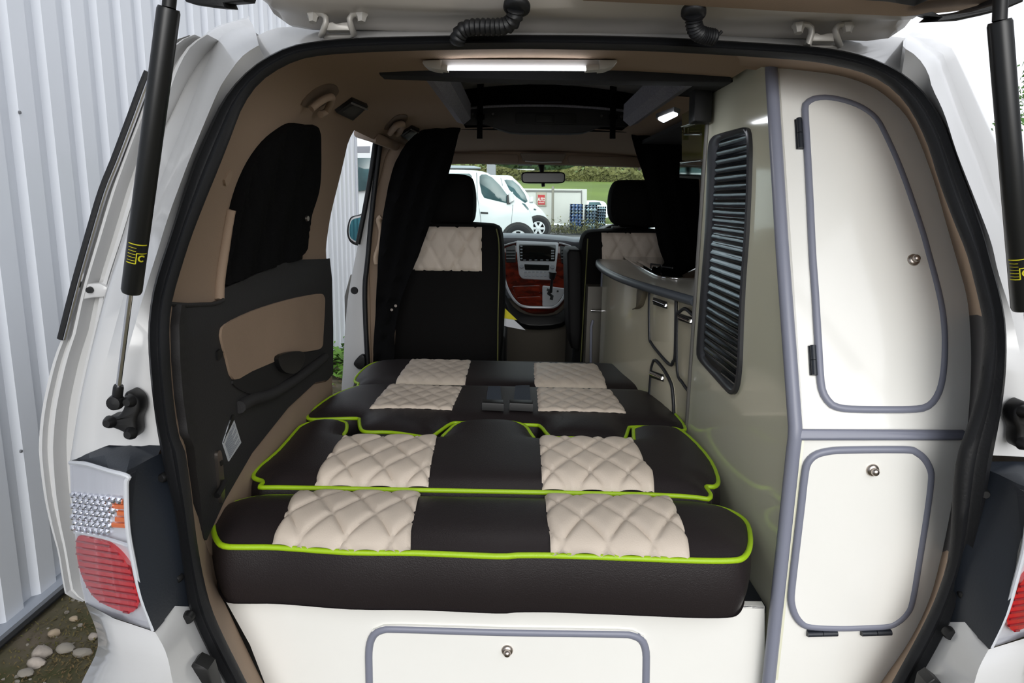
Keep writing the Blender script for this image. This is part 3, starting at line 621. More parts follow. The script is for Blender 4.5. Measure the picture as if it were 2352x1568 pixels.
# ================================================================== GAS STRUTS
YEL = mat('label_yellow', (196, 190, 30), .5)
for mir in (False, True):
    mm = (lambda p: V((2*XC-p.x, p.y, p.z))) if mir else (lambda p: p)
    if not mir: top, tb, rb, bot = P(393, -40, Y=1.02), P(300, 668, Y=1.08), P(272, 890, Y=1.09), P(275, 912, Y=1.095)
    else: top, tb, rb, bot = P(2300, -40, Y=1.02), P(2358, 705, Y=1.06), P(2372, 920, Y=1.08), P(2376, 940, Y=1.085)
    ax = (tb-top).normalized()
    t = thing('gas_strut', 'black gas strut holding up the right side of the tailgate' if mir else 'black gas strut with yellow label at the left of the opening', 'gas strut', tuple(bot), 'gas struts')
    tt = P(2296, 48, Y=1.02) if mir else P(388, 18, Y=1.02)
    G().lathe([(.0, 0), (.0135, .0), (.015, .004), (.015, (tb-tt).length-.004), (.0135, (tb-tt).length), (.0, (tb-tt).length)], tt, ax, 24).build('cylinder', mat('strut_black', (20, 21, 22), .35), t, sm=50)
    G().tube([top, tt], .009, seg=14).build('cylinder_end', BLACKP, t)
    G().tube([tb, rb], .0042, seg=12).build('piston_rod', CHROME, t)
    g = G(); d = (bot-rb); g.lathe([(.0, 0), (.007, 0), (.008, .004), (.008, .03), (.006, .034)], rb-ax*.004, ax, 14); g.lathe([(.0, -.011), (.011, -.009), (.013, 0), (.011, .009), (.0, .011)], rb+ax*.026+V((0, -.002, 0)), (0, 1, 0), 16); g.build('ball_socket', BLACKP, t, sm=60)
    # printed label
    L = (tb-tt).length; c = tt+ax*(L-.055); n = (CAM-c); n = (n-ax*n.dot(ax)).normalized(); sd = n.cross(ax)
    g = G()
    def lab(u, v): a = u/.0152; return c+ax*v+sd*math.sin(a)*.0154+n*math.cos(a)*.0154
    for u0, u1, v0, v1 in ((-.014, .014, -.028, -.0265), (-.014, .0, .002, .0035), (-.0005, .001, -.013, .003), (-.0005, .016, -.0145, -.013)):
        k = 8; g.loft([[lab(u0+(u1-u0)*i/k, v0) for i in range(k+1)], [lab(u0+(u1-u0)*i/k, v1) for i in range(k+1)]])
    for i in range(5): g.loft([[lab(-.013, -.022+i*.005), lab(-.006, -.022+i*.005), lab(-.001, -.022+i*.005)], [lab(-.013, -.0212+i*.005), lab(-.006, -.0212+i*.005), lab(-.001, -.0212+i*.005)]])
    for q in range(14):
        a0 = math.radians(50+q*20); a1 = math.radians(50+q*20+20)
        g.loft([[lab(.008+r*math.cos(x), -.006+r*math.sin(x)) for r in (.0032, .0055)] for x in (a0, a1)])
    g.build('printed_label', YEL, t)
    # lower bracket screwed to the pillar
    bk = thing('strut_bracket', 'black strut bracket on the %s pillar above the tail lamp' % ('right' if mir else 'left'), 'bracket', tuple(bot), 'strut brackets')
    ox = 2089 if mir else 0
    pts = [(240, 968), (248, 958), (268, 956), (282, 935), (282, 910), (290, 900), (303, 905), (316, 920), (318, 945), (310, 968), (311, 995), (304, 1008), (292, 1008), (284, 996), (262, 986), (244, 982)]
    if mir: pts = [(2650-a, b+24) for a, b in pts]
    G().slab([P(a, b, Y=1.10) for a, b in smooth(pts, True, 3)], (0, .03, 0), .006).build('bracket_plate', BLACKP, bk, sm=50)
    cc = [(296, 922), (250, 970), (298, 996)]
    if mir: cc = [(2650-a, b+24) for a, b in cc]
    for a, b in cc: G().lathe([(.0, -.008), (.006, -.008), (.009, -.003), (.011, .004)], P(a, b, Y=1.096), (0, 1, 0), 14).build('bracket_bolt', BLACKP, bk)
# ================================================================== SLIDING DOOR (slid open along the left flank)
sd = thing('sliding_door', 'white sliding door slid back along the left flank of the van', 'door', (-.95, 1.7, .4))
YD = 1.42
dout = smooth([(430, 82), (400, 92), (372, 118), (340, 165), (300, 270), (262, 370), (234, 440), (204, 540), (170, 660), (140, 778), (136, 784), (122, 820), (108, 870), (92, 948), (86, 1017), (88, 1062), (100, 1148), (117, 1221), (131, 1269), (145, 1355), (155, 1371), (189, 1381)], False, 3)
din = smooth([(470, 76), (440, 96), (420, 120), (396, 170), (365, 260), (330, 350), (300, 450), (270, 550), (235, 660), (218, 760), (208, 800), (190, 880), (178, 948), (170, 1060), (172, 1150), (178, 1230), (190, 1300), (205, 1378)], False, 3)
n = 60; A = resample([P(a, b, Y=YD) for a, b in dout], n); B = resample([P(a, b, Y=YD) for a, b in din], n)
def mix(t, dy): return [a.lerp(b, t)+V((0, dy, 0)) for a, b in zip(A, B)]
A2 = [p+V((0, .9, 0)) for p in A]
g = G(); g.loft([A2, [p+V((0, .006, 0)) for p in A], mix(.04, 0), mix(.14, -.002), mix(.17, .012), mix(.28, .014), mix(.32, 0.), mix(.42, 0), mix(.5, .035), mix(.8, .04), mix(.86, .012), mix(1., .012), [p+V((0, .9, 0)) for p in B]])
g.build('door_shell', WHITE, sd, sm=40)
G().tube([P(a, b, Y=YD-.004) for a, b in [p for p in dout if 158 < p[1] < 782]], .0075, seg=8).build('window_weatherstrip', RUBBER, sd)
G().tube([p+V((.012, -.006, 0)) for p in [P(a, b, Y=YD) for a, b in [p for p in dout if 158 < p[1] < 782]]], .004, seg=8).build('window_moulding', CHROME, sd)
G().tube([p+V((-.01, .03, 0)) for p in [P(a, b, Y=YD) for a, b in [p for p in dout if 160 < p[1] < 306]]], .009, seg=8).build('rain_visor', RUBBER, sd)
G().lathe([(0, -.003), (.006, -.003), (.007, .004)], P(205, 666, Y=YD-.004), (0, 1, 0), 12).build('hole_disc', BLACKP, sd)  # dark of the hole in the door edge, put in as a black disc
G().slab([P(a, b, Y=YD+.002) for a, b in ((192, 652), (228, 650), (246, 660), (240, 682), (212, 684), (188, 688))], (0, .02, 0), .004).build('edge_step', WHITE, sd)
# dark quarter glass seen between the door and the pillar
qg = G().slab([V((-.76, 1.55, 1.25)), V((-.76, 2.3, 1.25)), V((-.70, 2.3, 1.68)), V((-.69, 1.62, 1.70))], (.01, 0, 0)); qg.build('quarter_glass', mat('dark_glass', (12, 13, 15), .05, coat=.5), van)
# ================================================================== TALL CABINET
XP = .51
cab = thing('tall_cabinet', 'tall cream cupboard at the right of the opening with two doors and grey edging', 'cabinet', (.70, 1.5, .44))
Et, Em, Eb = P(1770, 165, X=XP), P(1825, 1005, X=XP), P(1765, 1568, X=XP)
XV = V((1, 0, 0)); CU = (Em, (Et-Em).cross(XV).normalized()); CLW = (Em, (Eb-Em).cross(XV).normalized())
def U(a, b, off=0.):
    n = CU[1] if CU[1].y < 0 else -CU[1]; return PP(a, b, (CU[0]+n*off, CU[1]))
def Lw(a, b, off=0.):
    n = CLW[1] if CLW[1].y < 0 else -CLW[1]; return PP(a, b, (CLW[0]+n*off, CLW[1]))
nU = CU[1] if CU[1].y < 0 else -CU[1]; nL = CLW[1] if CLW[1].y < 0 else -CLW[1]
up = [(1776, 150), (1862, 160), (1935, 170), (2004, 195), (2052, 226), (2090, 265), (2122, 330), (2156, 424), (2174, 495), (2200, 582), (2228, 676), (2236, 741), (2240, 810), (2238, 879), (2231, 982), (2228, 1000), (1826, 1000)]
UPX = [(1700, 150), (1790, 157), (1862, 164), (1935, 175), (2004, 200), (2046, 230), (2084, 270), (2114, 330), (2148, 424), (2168, 495), (2193, 582), (2218, 670), (2226, 724)]
lipstrip([(1690, 126), (1827, 134), (1931, 150), (2002, 170), (2053, 201), (2095, 250), (2133, 327), (2160, 413), (2192, 500), (2226, 586), (2250, 679), (2260, 728)], UPX, lambda a, b: U(a, b, -.001), 'lip_lining', BEIGE)
DPX = [(2226, 724), (2230, 800), (2229, 879), (2223, 970), (2216, 1010), (2207, 1040), (2193, 1110), (2182, 1180), (2164, 1268)]
lipstrip([(2260, 728), (2263, 775), (2258, 844), (2246, 913), (2225, 982), (2208, 1028), (2195, 1110), (2190, 1200), (2182, 1268)], DPX, lambda a, b: (U if b < 1004 else Lw)(a, b, -.001), 'lip_lining', DKL)
lipstrip([(2182, 1268), (2160, 1355), (2122, 1441), (2053, 1568), (2005, 1655)], [(2164, 1268), (2136, 1372), (2090, 1469), (2022, 1568), (1965, 1650)], lambda a, b: Lw(a, b, -.001), 'lip_lining', BEIGE)
G().slab([U(a, b) for a, b in up], -nU*.018, .0).build('upper_front', CREAM, cab)
lo = [(1826, 998), (2222, 998), (2214, 1028), (2202, 1097), (2192, 1173), (2173, 1266), (2144, 1372), (2100, 1469), (2030, 1568), (1960, 1690), (1750, 1690), (1766, 1568)]
G().slab([Lw(a, b) for a, b in lo], -nL*.018, .0).build('lower_front', CREAM, cab)
Yf = 1.99
sp = [Et, Em, P(1766, 1560, X=XP), V((XP, Eb.y+.03, .44)), V((XP, Yf, .44)), V((XP, Yf, 1.83)), V((XP, 1.70, 1.80)), V((XP, Et.y+.04, Et.z+.02))]
side = G().slab(sp, (.018, 0, 0)).build('side_panel', CREAMS, cab)
G().slab([V((XP+.018, Yf-.018, .44)), V((.80, Yf-.018, .44)), V((.80, Yf-.018, 1.62)), V((XP+.018, Yf-.018, 1.70))], (0, .018, 0)).build('back_panel', CREAM, cab)
r_ = .0125
G().tube([Et+V((0, 0, .01)), Et.lerp(Em, .5), Em+V((0, .002, .02)), Em+V((0, -.001, 0)), Em.lerp(Eb, .06), Eb, Eb+(Eb-Em)*.35], r_, seg=12).build('corner_moulding', GREYT, cab, sm=60)
G().tube([V((XP-.002, Yf, .44)), V((XP-.002, Yf, 1.82))], .007, seg=8).build('rear_moulding', mat('steel_edge', (120, 118, 114), .35, metal=.4), cab)
sh = [(1827, 984), (2216, 986), (2221, 990), (2219, 1008), (2210, 1010), (1827, 1010)]
G().slab([U(a, b, .012) for a, b in sh], -nU*.014, .006).build('shelf_edge', GREYT, cab, sm=50)
def door(pts, pl, n, name, tw, knob, hinges, hor):
    pts = smooth(pts, True, 3); p3 = [pl(a, b, .003) for a, b in pts]
    rim_ = resample(p3, 120, True); c = sum(rim_, V())/len(rim_); pth = []
    for i, p in enumerate(rim_):
        t = (rim_[(i+1) % 120]-rim_[i-1]).normalized(); q = t.cross(n); q = q if q.dot(c-p) > 0 else -q; pth.append(p+q*tw)
    d = G().slab([p+n*.003 for p in pth], -n*.006).build('door', CREAM, cab)
    G().tube(pth, tw, True, 10, nrm=n, flat=.85).build('door_edging', GREYT, d, sm=60)
    k = pl(*knob, .006)
    G().lathe([(.0, .0165), (.0045, .016), (.0068, .013), (.0072, .009), (.0066, .006), (.0092, .005), (.0112, .003), (.0118, 0)], k, n, 28).build('knob', SILVER, d, sm=60)
    for h in hinges:
        a, b = h; L = 34; g = G()
        if hor: q0, q1 = pl(a-L, b+1, .006), pl(a+L, b-1, .006)
        else: q0, q1 = pl(a-2, b-L, .006), pl(a+2, b+L, .006)
        g.tube([q0, q0.lerp(q1, .49)], .0055, seg=10); g.tube([q0.lerp(q1, .51), q1], .0055, seg=10)
        s = (q1-q0).normalized().cross(n)*.007; g.slab([q0+s-n*.003, q1+s-n*.003, q1-s-n*.003, q0-s-n*.003], -n*.003); g.build('hinge', NAVYP, d)
    return d
door([(1841, 250), (1846, 236), (1858, 224), (1883, 218), (1917, 220), (1958, 231), (1993, 248), (2020, 272), (2041, 310), (2069, 372), (2096, 444), (2125, 530), (2139, 580), (2158, 650), (2171, 710), (2177, 775), (2175, 844), (2168, 889), (2155, 920), (2134, 941), (2103, 948), (2034, 949), (1960, 948), (1930, 945), (1907, 937), (1888, 915), (1877, 882), (1870, 775), (1864, 672), (1858, 586), (1853, 480), (1847, 360)], U, nU, 'u', .0072, (2098, 597), ((1837, 306), (1869, 827)), False)
door([(1841, 1080), (1850, 1055), (1868, 1038), (1896, 1029), (1940, 1025), (2080, 1024), (2107, 1030), (2128, 1046), (2142, 1070), (2146, 1096), (2137, 1173), (2120, 1279), (2103, 1379), (2090, 1410), (2069, 1431), (2041, 1444), (1990, 1447), (1931, 1449), (1862, 1446), (1836, 1437), (1818, 1414), (1809, 1383), (1810, 1350), (1821, 1252), (1831, 1166)], Lw, nL, 'l', .0072, (2004, 1079), ((1889, 1455), (2013, 1453)), True)
# tambour shutter in the side panel
def SP(a, b, off=0.): return P(a, b, X=XP-off)
wp = smooth([(1638, 316), (1655, 307), (1707, 293), (1716, 294), (1722, 303), (1725, 344), (1722, 448), (1717, 545), (1710, 640), (1705, 741), (1702, 830), (1697, 879), (1691, 899), (1682, 906), (1669, 896), (1640, 864), (1611, 831), (1604, 817), (1603, 793), (1614, 638), (1621, 545), (1626, 420), (1629, 340)], True, 4)
inn = smooth([(1650, 330), (1662, 318), (1706, 304), (1714, 306), (1717, 330), (1716, 448), (1711, 545), (1704, 640), (1699, 741), (1696, 830), (1691, 876), (1682, 890), (1650, 856), (1620, 824), (1616, 790), (1627, 638), (1633, 545), (1640, 420), (1645, 350)], True, 4)
tam = thing('tambour_shutter', 'dark slatted tambour shutter in the inner side of the tall cream cupboard', 'shutter', (XP, 1.6, 1.2))
FR = mat('shutter_frame', (52, 53, 57), .35)
a3 = resample([SP(a, b, .004) for a, b in wp], 120, True); b3 = resample([SP(a, b, .004) for a, b in inn], 120, True)
def al(src, dst):  # match start points
    k = min(range(len(dst)), key=lambda i: (dst[i]-src[0]).length); return dst[k:]+dst[:k]
b3 = al(a3, b3)
g = G(); g.loft([[p+V((.004, 0, 0)) for p in a3], [p+V((-.004, 0, 0)) for p in a3], [p.lerp(q, .35)+V((-.007, 0, 0)) for p, q in zip(a3, b3)], [p.lerp(q, .8)+V((-.003, 0, 0)) for p, q in zip(a3, b3)], [p+V((.003, 0, 0)) for p in b3]], True); g.build('frame', FR, tam, sm=60, recalc=True)
inn3 = [(p.y, p.z) for p in b3]; zmin = min(q[1] for q in inn3); zmax = max(q[1] for q in inn3)
SLAT = mat('tambour_slat', (96, 104, 114), .14, metal=.95, bump=.15, scale=30, stretch=(1, .4, 8))
z = zmin+.002; PT = .0215
while z < zmax-.004:
    ys = []
    for zz in (z+.003, z+PT*.5, z+PT-.003):
        xs_ = []
        for i in range(len(inn3)):
            (y1, z1), (y2, z2) = inn3[i-1], inn3[i]
            if (z1 > zz) != (z2 > zz): xs_.append(y1+(y2-y1)*(zz-z1)/(z2-z1))
        if len(xs_) >= 2: ys.append((min(xs_), max(xs_)))
    if ys:
        y0 = max(q[0] for q in ys)-.004; y1 = min(q[1] for q in ys)+.004
        if y1 > y0+.01:
            pr = [(XP-.001-.0028*math.sin(math.pi*min(1, t*1.06)), z+PT*t*.97) for t in (0, .08, .2, .4, .6, .8, .92, 1)]
            g = G(); g.loft([[V((x, y0, q)) for x, q in pr], [V((x, y1, q)) for x, q in pr]]); g.build('slat', SLAT, tam, sm=60)
    z += PT
pb = G(); pb.slab([V((XP-.0005, y, q)) for y, q in inn3], (.002, 0, 0)); pb.build('shutter_backing', BLACKP, tam)
# black bracket box above and cream upper return
bx = G().slab([P(a, b, Y=1.93) for a, b in fillet([(1597, 188), (1638, 190), (1634, 281), (1594, 279)], 4)], (0, .06, 0), .003)
bxo = bx.build('switch_box', BLACKP, None); tag(bxo, 'black switch box high up beside the tall cream cupboard', 'switch box')
# ================================================================== BED BOX
YBX = 1.262
bedbox = thing('bed_box', 'cream base cupboard under the rear cushion with grey edged flap door', 'cabinet', (-.03, 1.5, .44))
fp = [P(a, b, Y=YBX) for a, b in ((514, 1372), (1756, 1391), (1758, 1690), (655, 1690), (574, 1480))]
G().slab(fp, (0, .016, 0)).build('front_panel', CREAM, bedbox)
zt_ = P(1105, 1388, Y=YBX).z
G().box((-.56, YBX+.016, zt_-.016), (XP-.002, 1.62, zt_-.002)).build('top_board', NAVYP, bedbox)
G().slab([P(1672, 1398-8, Y=YBX), P(1755, 1391, Y=YBX), P(1752, 1384, Y=YBX+.06), P(1680, 1384, Y=YBX+.06)], (0, 0, -.006)).build('edge_strip', NAVYP, bedbox)
nB = V((0, -1, 0))
def BX(a, b, off=0.): return P(a, b, Y=YBX-off)
bd = [(838, 1500), (842, 1470), (856, 1447), (880, 1437), (920, 1436), (1160, 1443), (1420, 1447), (1455, 1450), (1480, 1463), (1492, 1490), (1493, 1530), (1488, 1690), (842, 1690)]
pts = bd
p3 = [BX(a, b, .006) for a, b in pts]; d = G().slab(p3, (0, .006, 0)).build('door', CREAM, bedbox)
tp = resample([BX(842, 1690, .004)]+[BX(a, b, .004) for a, b in smooth(bd[:11], False, 5)]+[BX(1490, 1690, .004)], 90); cc_ = BX(1165, 1560, .004); ip = []
for i_, p in enumerate(tp):
    t_ = (tp[min(i_+1, 89)]-tp[max(i_-1, 0)]).normalized(); q_ = t_.cross(nB); q_ = q_ if q_.dot(cc_-p) > 0 else -q_; ip.append(p+q_*.008)
G().tube(ip, .008, seg=10, nrm=nB, flat=.85).build('door_edging', GREYT, d, sm=60)
G().lathe([(.0, .0165), (.0045, .016), (.0068, .013), (.0072, .009), (.0066, .006), (.0092, .005), (.0112, .003), (.0118, 0)], BX(1165, 1493, .006), nB, 28).build('knob', SILVER, d, sm=60)
# ================================================================== BED CUSHIONS
ZB = .80
def cushion(name, label, px, panels, depth, crown, w, zb, step, quilts, rim_r, loc, bulge=.008, tuck=.02, piece=None):
    out = [tuple(P(a, b, Z=zb)[:2]) for a, b in px]
    fr = (V((0, 0, zb)), V((1, 0, 0)), V((0, 1, 0)), V((0, 0, 1)))
    pad = Pad(out, fr, crown, w); t = thing(name, label, 'cushion', loc, 'bed cushions')
    pad.cover(depth, .022, bulge, tuck).build('cover', VINYL, t, sm=70)
    pad.rim(rim_r).build('piping', LIME, t, sm=70)
    for pp, q in zip(panels, quilts):
        poly = [pad.px(a, b) for a, b in pp]
        pad.panel(poly, step, .004, q).build('quilted_panel', QUILT, t, sm=70)
    return pad, t
c1 = smooth([(500, 1172), (520, 1162), (560, 1150), (596, 1143), (640, 1141), (850, 1142), (1280, 1150), (1560, 1155), (1634, 1163), (1680, 1176), (1712, 1198), (1722, 1225), (1721, 1258), (1708, 1280), (1680, 1287), (1600, 1287), (1440, 1281), (1330, 1277), (1260, 1275), (1190, 1275), (1140, 1277), (960, 1270), (800, 1268), (640, 1257), (560, 1256), (515, 1254), (498, 1240), (490, 1215), (491, 1185)], True, 3)
cushion('rear_cushion', 'nearest bed cushion on the cream base, charcoal front band and cream quilted panels', c1,
    [[(800, 1271), (640, 1260), (625, 1258), (632, 1230), (650, 1196), (690, 1134), (970, 1137), (950, 1195), (944, 1225), (943, 1273)], [(1249, 1143), (1533, 1149), (1562, 1195), (1578, 1235), (1585, 1288), (1440, 1284), (1265, 1279), (1263, 1235), (1256, 1195)]],
    .118, .032, .035, ZB, .0058, [(.086, .140, .0105, -.40, 1.235), (.086, .140, .0105, .095, 1.235)], .0058, (-.05, 1.35, .68), .006, .004)
c2 = smooth([(597, 1119), (604, 1111), (601, 1104), (586, 1099), (583, 1090), (600, 1070), (640, 1036), (680, 990), (694, 978), (720, 970), (760, 967), (790, 970), (796, 975), (795, 990), (790, 1003), (830, 1006), (1000, 1008), (1016, 1003), (1040, 980), (1060, 972), (1110, 967), (1160, 968), (1196, 974), (1212, 985), (1226, 1006), (1245, 1011), (1400, 1014), (1452, 1014), (1456, 1008), (1455, 990), (1460, 983), (1500, 981), (1540, 984), (1562, 988), (1600, 1020), (1634, 1062), (1648, 1096), (1648, 1112), (1638, 1118), (1624, 1117), (1622, 1122), (1632, 1136), (1626, 1146), (1600, 1142), (1500, 1136), (1270, 1131), (850, 1123), (640, 1119)], True, 2)
cushion('backrest_cushion', 'second bed cushion from the opening, notched far edge, charcoal centre and cream quilted panels', c2,
    [[(722, 1119), (728, 1095), (746, 1062), (790, 1008), (1004, 1010), (990, 1070), (984, 1122)], [(1238, 1012), (1453, 1016), (1476, 1055), (1498, 1085), (1503, 1130), (1245, 1128), (1243, 1080)]],
    .10, .026, .03, ZB+.019, .0062, [(.086, .140, .0105, -.38, 1.52), (.086, .140, .0105, .09, 1.52)], .0055, (-.05, 1.75, .68))
c3 = smooth([(715, 963), (706, 957), (712, 947), (758, 913), (798, 896), (829, 888), (900, 887), (1070, 889), (1230, 893), (1400, 897), (1480, 901), (1517, 918), (1556, 958), (1572, 980), (1565, 989), (1500, 981), (1450, 981), (1443, 986), (1436, 1006), (1424, 1014), (1380, 1011), (1322, 1006), (1270, 1005), (1256, 996), (1242, 980), (1225, 976), (1150, 974), (1060, 971), (1036, 973), (1010, 990), (990, 1003), (970, 1003), (900, 993), (842, 992), (828, 984), (825, 968), (820, 961), (760, 962)], True, 3)
pd3, t3 = cushion('seat_cushion', 'third bed cushion from the opening, holding two seat belt straps, scalloped near edge', c3,
    [[(848, 940), (896, 888), (1062, 892), (1038, 943)], [(1232, 895), (1402, 899), (1440, 950), (1236, 945)]],
    .10, .024, .03, ZB+.008, .008, [(.06, .09, .006, -.35, 2.05), (.06, .09, .006, .09, 2.05)], .0055, (-.05, 2.2, .68))
c4 = smooth([(827, 888), (824, 881), (815, 876), (818, 866), (836, 847), (860, 834), (900, 829), (940, 828), (1080, 831), (1230, 834), (1380, 837), (1430, 843), (1462, 856), (1478, 873), (1485, 886), (1476, 899), (1400, 896), (1230, 892), (1070, 888), (900, 886)], True, 3)
cushion('foot_cushion', 'farthest and smallest bed cushion, just behind the front seats', c4,
    [[(908, 884), (914, 866), (945, 829), (1082, 832), (1074, 858), (1068, 887)], [(1228, 890), (1226, 860), (1226, 836), (1370, 839), (1384, 860), (1394, 894)]],
    .10, .022, .03, ZB, .009, [(.06, .09, .005, -.33, 2.45), (.06, .09, .005, .09, 2.45)], .005, (-.05, 2.6, .68))
# seat base frame under the folded seat (dark)
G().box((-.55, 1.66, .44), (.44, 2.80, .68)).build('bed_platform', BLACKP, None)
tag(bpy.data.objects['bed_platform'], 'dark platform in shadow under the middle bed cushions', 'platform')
WEB = mat('seat_belt_webbing', (52, 60, 72), .7, bump=.5, scale=500, vary=.1)
for i, (xa, xb_) in enumerate(((1115, 1155), (1178, 1222))):
    b = thing('seat_belt', ('left' if i == 0 else 'right')+' seat belt strap and buckle lying on the third bed cushion', 'seat belt', tuple(P((xa+xb_)/2, 940, Z=ZB)), 'seat belts on the bed')
    q = [pd3.px(x, y) for x, y in ((xa+6, 893), (xb_-6, 893), (xb_-2, 940), (xa, 940))]
    st = G(); rows = []
    for t in np.linspace(0, 1, 12):
        l = V(q[0]).lerp(V(q[3]), t); r = V(q[1]).lerp(V(q[2]), t); rows.append([pd3.W(p.x, p.y, float(pd3.h(np.array([p.x]), np.array([p.y]))[0])+.005) for p in (l, l.lerp(r, .5), r)])
    st.loft(rows); st.build('strap', WEB, b, solid=.002)
    e = [pd3.px(x, y) for x, y in ((xa-8, 937), (xb_+2, 938), (xb_+2, 950), (xa-8, 947))]
    G().slab([pd3.W(x, y, .050) for x, y in e], (0, 0, -.024), .004).build('buckle', BLACKP, b)
# ================================================================== KITCHEN
ZW = 1.19
edge = [tuple(P(a, b, Z=ZW)) for a, b in ((1376, 594), (1376, 602), (1390, 614), (1420, 629), (1460, 643), (1500, 655), (1550, 669), (1597, 682))]
ecur = [V(p) for p in smooth(edge, False, 5)]; ecur[-1].y = max(ecur[-1].y, Yf+.003)
KU = thing('kitchen_unit', 'low cream kitchen cupboard with chrome catches, behind the tall cupboard', 'cabinet', (.65, 2.5, .44))
wt_ = thing('worktop', 'grey kitchen worktop with a rounded dark edge', 'worktop', (.65, 2.5, ZW))
pol = [V(p) for p in ecur]+[V((.80, Yf+.003, ZW)), V((.80, 3.3, ZW)), V((ecur[0].x+.05, 3.28, ZW))]
G().slab(pol, (0, 0, -.026)).build('slab', mat('worktop_grey', (186, 183, 172), .3, vary=.05, vscale=200, coat=.2), wt_)
G().tube([p+V((.0, 0, -.013)) for p in ecur], .0145, seg=10).build('edge_moulding', mat('worktop_edge', (82, 88, 96), .35), wt_, sm=60)
kin = [p+V((.022, .012, 0)) for p in ecur]
g = G(); g.loft([[V((p.x, p.y, .44)) for p in kin], [V((p.x, p.y, ZW-.027)) for p in kin]]); g.build('carcass', CREAMK, KU, sm=60)
g = G().slab([V((kin[0].x, kin[0].y, .44)), V((.80, 3.26, .44)), V((.80, 3.26, ZW-.027)), V((kin[0].x, kin[0].y, ZW-.027))], (0, .01, 0)); g.build('end_panel', CREAMK, KU)
G().tube([V((kin[0].x-.002, kin[0].y-.006, .44)), V((kin[0].x-.002, kin[0].y-.006, ZW-.03))], .008, seg=8).build('corner_moulding', GREYT, KU, sm=60)
# door plane through the run of the front
ka, kb = kin[int(len(kin)*.62)], kin[-1]
KP = plane3(V((ka.x, ka.y, 0)), V((kb.x, kb.y, 0)), V((ka.x, ka.y, 1))); kn = KP[1]
if kn.x > 0: kn = -kn
def K(a, b, off=0.): return PP(a, b, (KP[0]+kn*off, KP[1]))
DOORG = mat('black_seal_edge', (36, 38, 42), .4)
for pts, hd_ in ((([(1492, 676), (1500, 668), (1530, 672), (1550, 684), (1553, 700), (1551, 812), (1546, 830), (1539, 837), (1515, 812), (1497, 788), (1492, 770)]), (1516, 697)),
              ([(1556, 730), (1562, 716), (1574, 709), (1590, 722), (1604, 742), (1600, 905), (1585, 900), (1568, 878), (1556, 850)], (1574, 733)),
              ([(1493, 940), (1495, 860), (1499, 836), (1505, 827), (1520, 842), (1538, 872), (1545, 900), (1546, 960), (1520, 950)], (1508, 864))):
    sp_ = smooth(pts, True, 4); dd = G().slab([K(a, b, .010) for a, b in sp_], -kn*.008, .002).build('door', CREAMK, KU)
    G().tube([K(a, b, .010) for a, b in sp_], .0055, True, 8).build('door_edging', DOORG, dd, sm=60)
    a, b = hd_
    g = G(); g.tube([K(a-14, b-7, .035), K(a+12, b+4, .035)], .006, seg=8); g.tube([K(a-14, b-7, .035), K(a-14, b-7, .006)], .005, seg=8); g.tube([K(a+12, b+4, .035), K(a+12, b+4, .006)], .005, seg=8); g.build('catch', CHROME, dd, sm=60)
    G().slab([K(a-16, b-14, .014), K(a+14, b-4, .014), K(a+14, b+12, .014), K(a-16, b+2, .014)], -kn*.006, .001).build('catch_plate', BLACKP, dd)
cl = G().slab([K(a, b, .02) for a, b in smooth([(1463, 664), (1475, 668), (1470, 690), (1464, 704), (1452, 710), (1460, 704)], True, 3)], -kn*.02, .002); cl.build('hook', mat('hook_brown', (90, 84, 70), .6), KU)
# hob with glass lid and chrome rim, sunk in the worktop
hob = thing('hob', 'black glass hob with chrome rim set in the kitchen worktop', 'hob', (.6, 2.3, ZW))
hp_ = [tuple(P(a, b, Z=ZW+.004)) for a, b in ((1432, 588), (1450, 602), (1485, 622), (1525, 637), (1600, 640), (1600, 588))]
G().slab([V(p) for p in hp_], (0, 0, -.006), .001).build('glass_top', mat('black_glass', (9, 9, 10), .03, coat=.5), hob)
G().tube([V(p) for p in smooth(hp_[:5], False, 5)], .0045, seg=8).build('chrome_rim', CHROME, hob, sm=60)
g = G()
for a, b in ((1505, 606), (1530, 612)): g.tube([P(a-10, b, Z=ZW+.03), P(a+14, b+3, Z=ZW+.03)], .003, seg=6); g.tube([P(a-10, b, Z=ZW+.03), P(a-10, b+6, Z=ZW+.006)], .003, seg=6); g.tube([P(a+14, b+3, Z=ZW+.03), P(a+14, b+9, Z=ZW+.006)], .003, seg=6)
g.build('pan_support', BLACKP, hob)
ln = G().slab([P(a, b, Z=ZW+.007) for a, b in ((1470, 598), (1500, 612), (1497, 617), (1462, 600))], (0, 0, -.003)); ln.build('drip_tray', CHROME, hob)
# cupboard beyond the aisle side, next to the driver's seat
sc_ = thing('side_locker', 'narrow locker with a chrome catch beside the driver seat', 'cabinet', (.36, 3.3, .44))
G().box((.335, 3.30, .44), (.60, 3.42, 1.06)).build('carcass', mat('locker_grey', (96, 92, 84), .4), sc_)
g = G(); g.tube([P(1358, 713, Y=3.27), P(1380, 714, Y=3.27)], .006, seg=8); g.tube([P(1360, 713, Y=3.27), P(1360, 713, Y=3.31)], .005, seg=8); g.build('catch', CHROME, sc_, sm=60)
G().tube([P(a, b, Y=3.285) for a, b in ((1362, 735), (1358, 750), (1357, 830), (1357, 900))], .006, seg=8).build('edge_moulding', GREYT, sc_, sm=60)
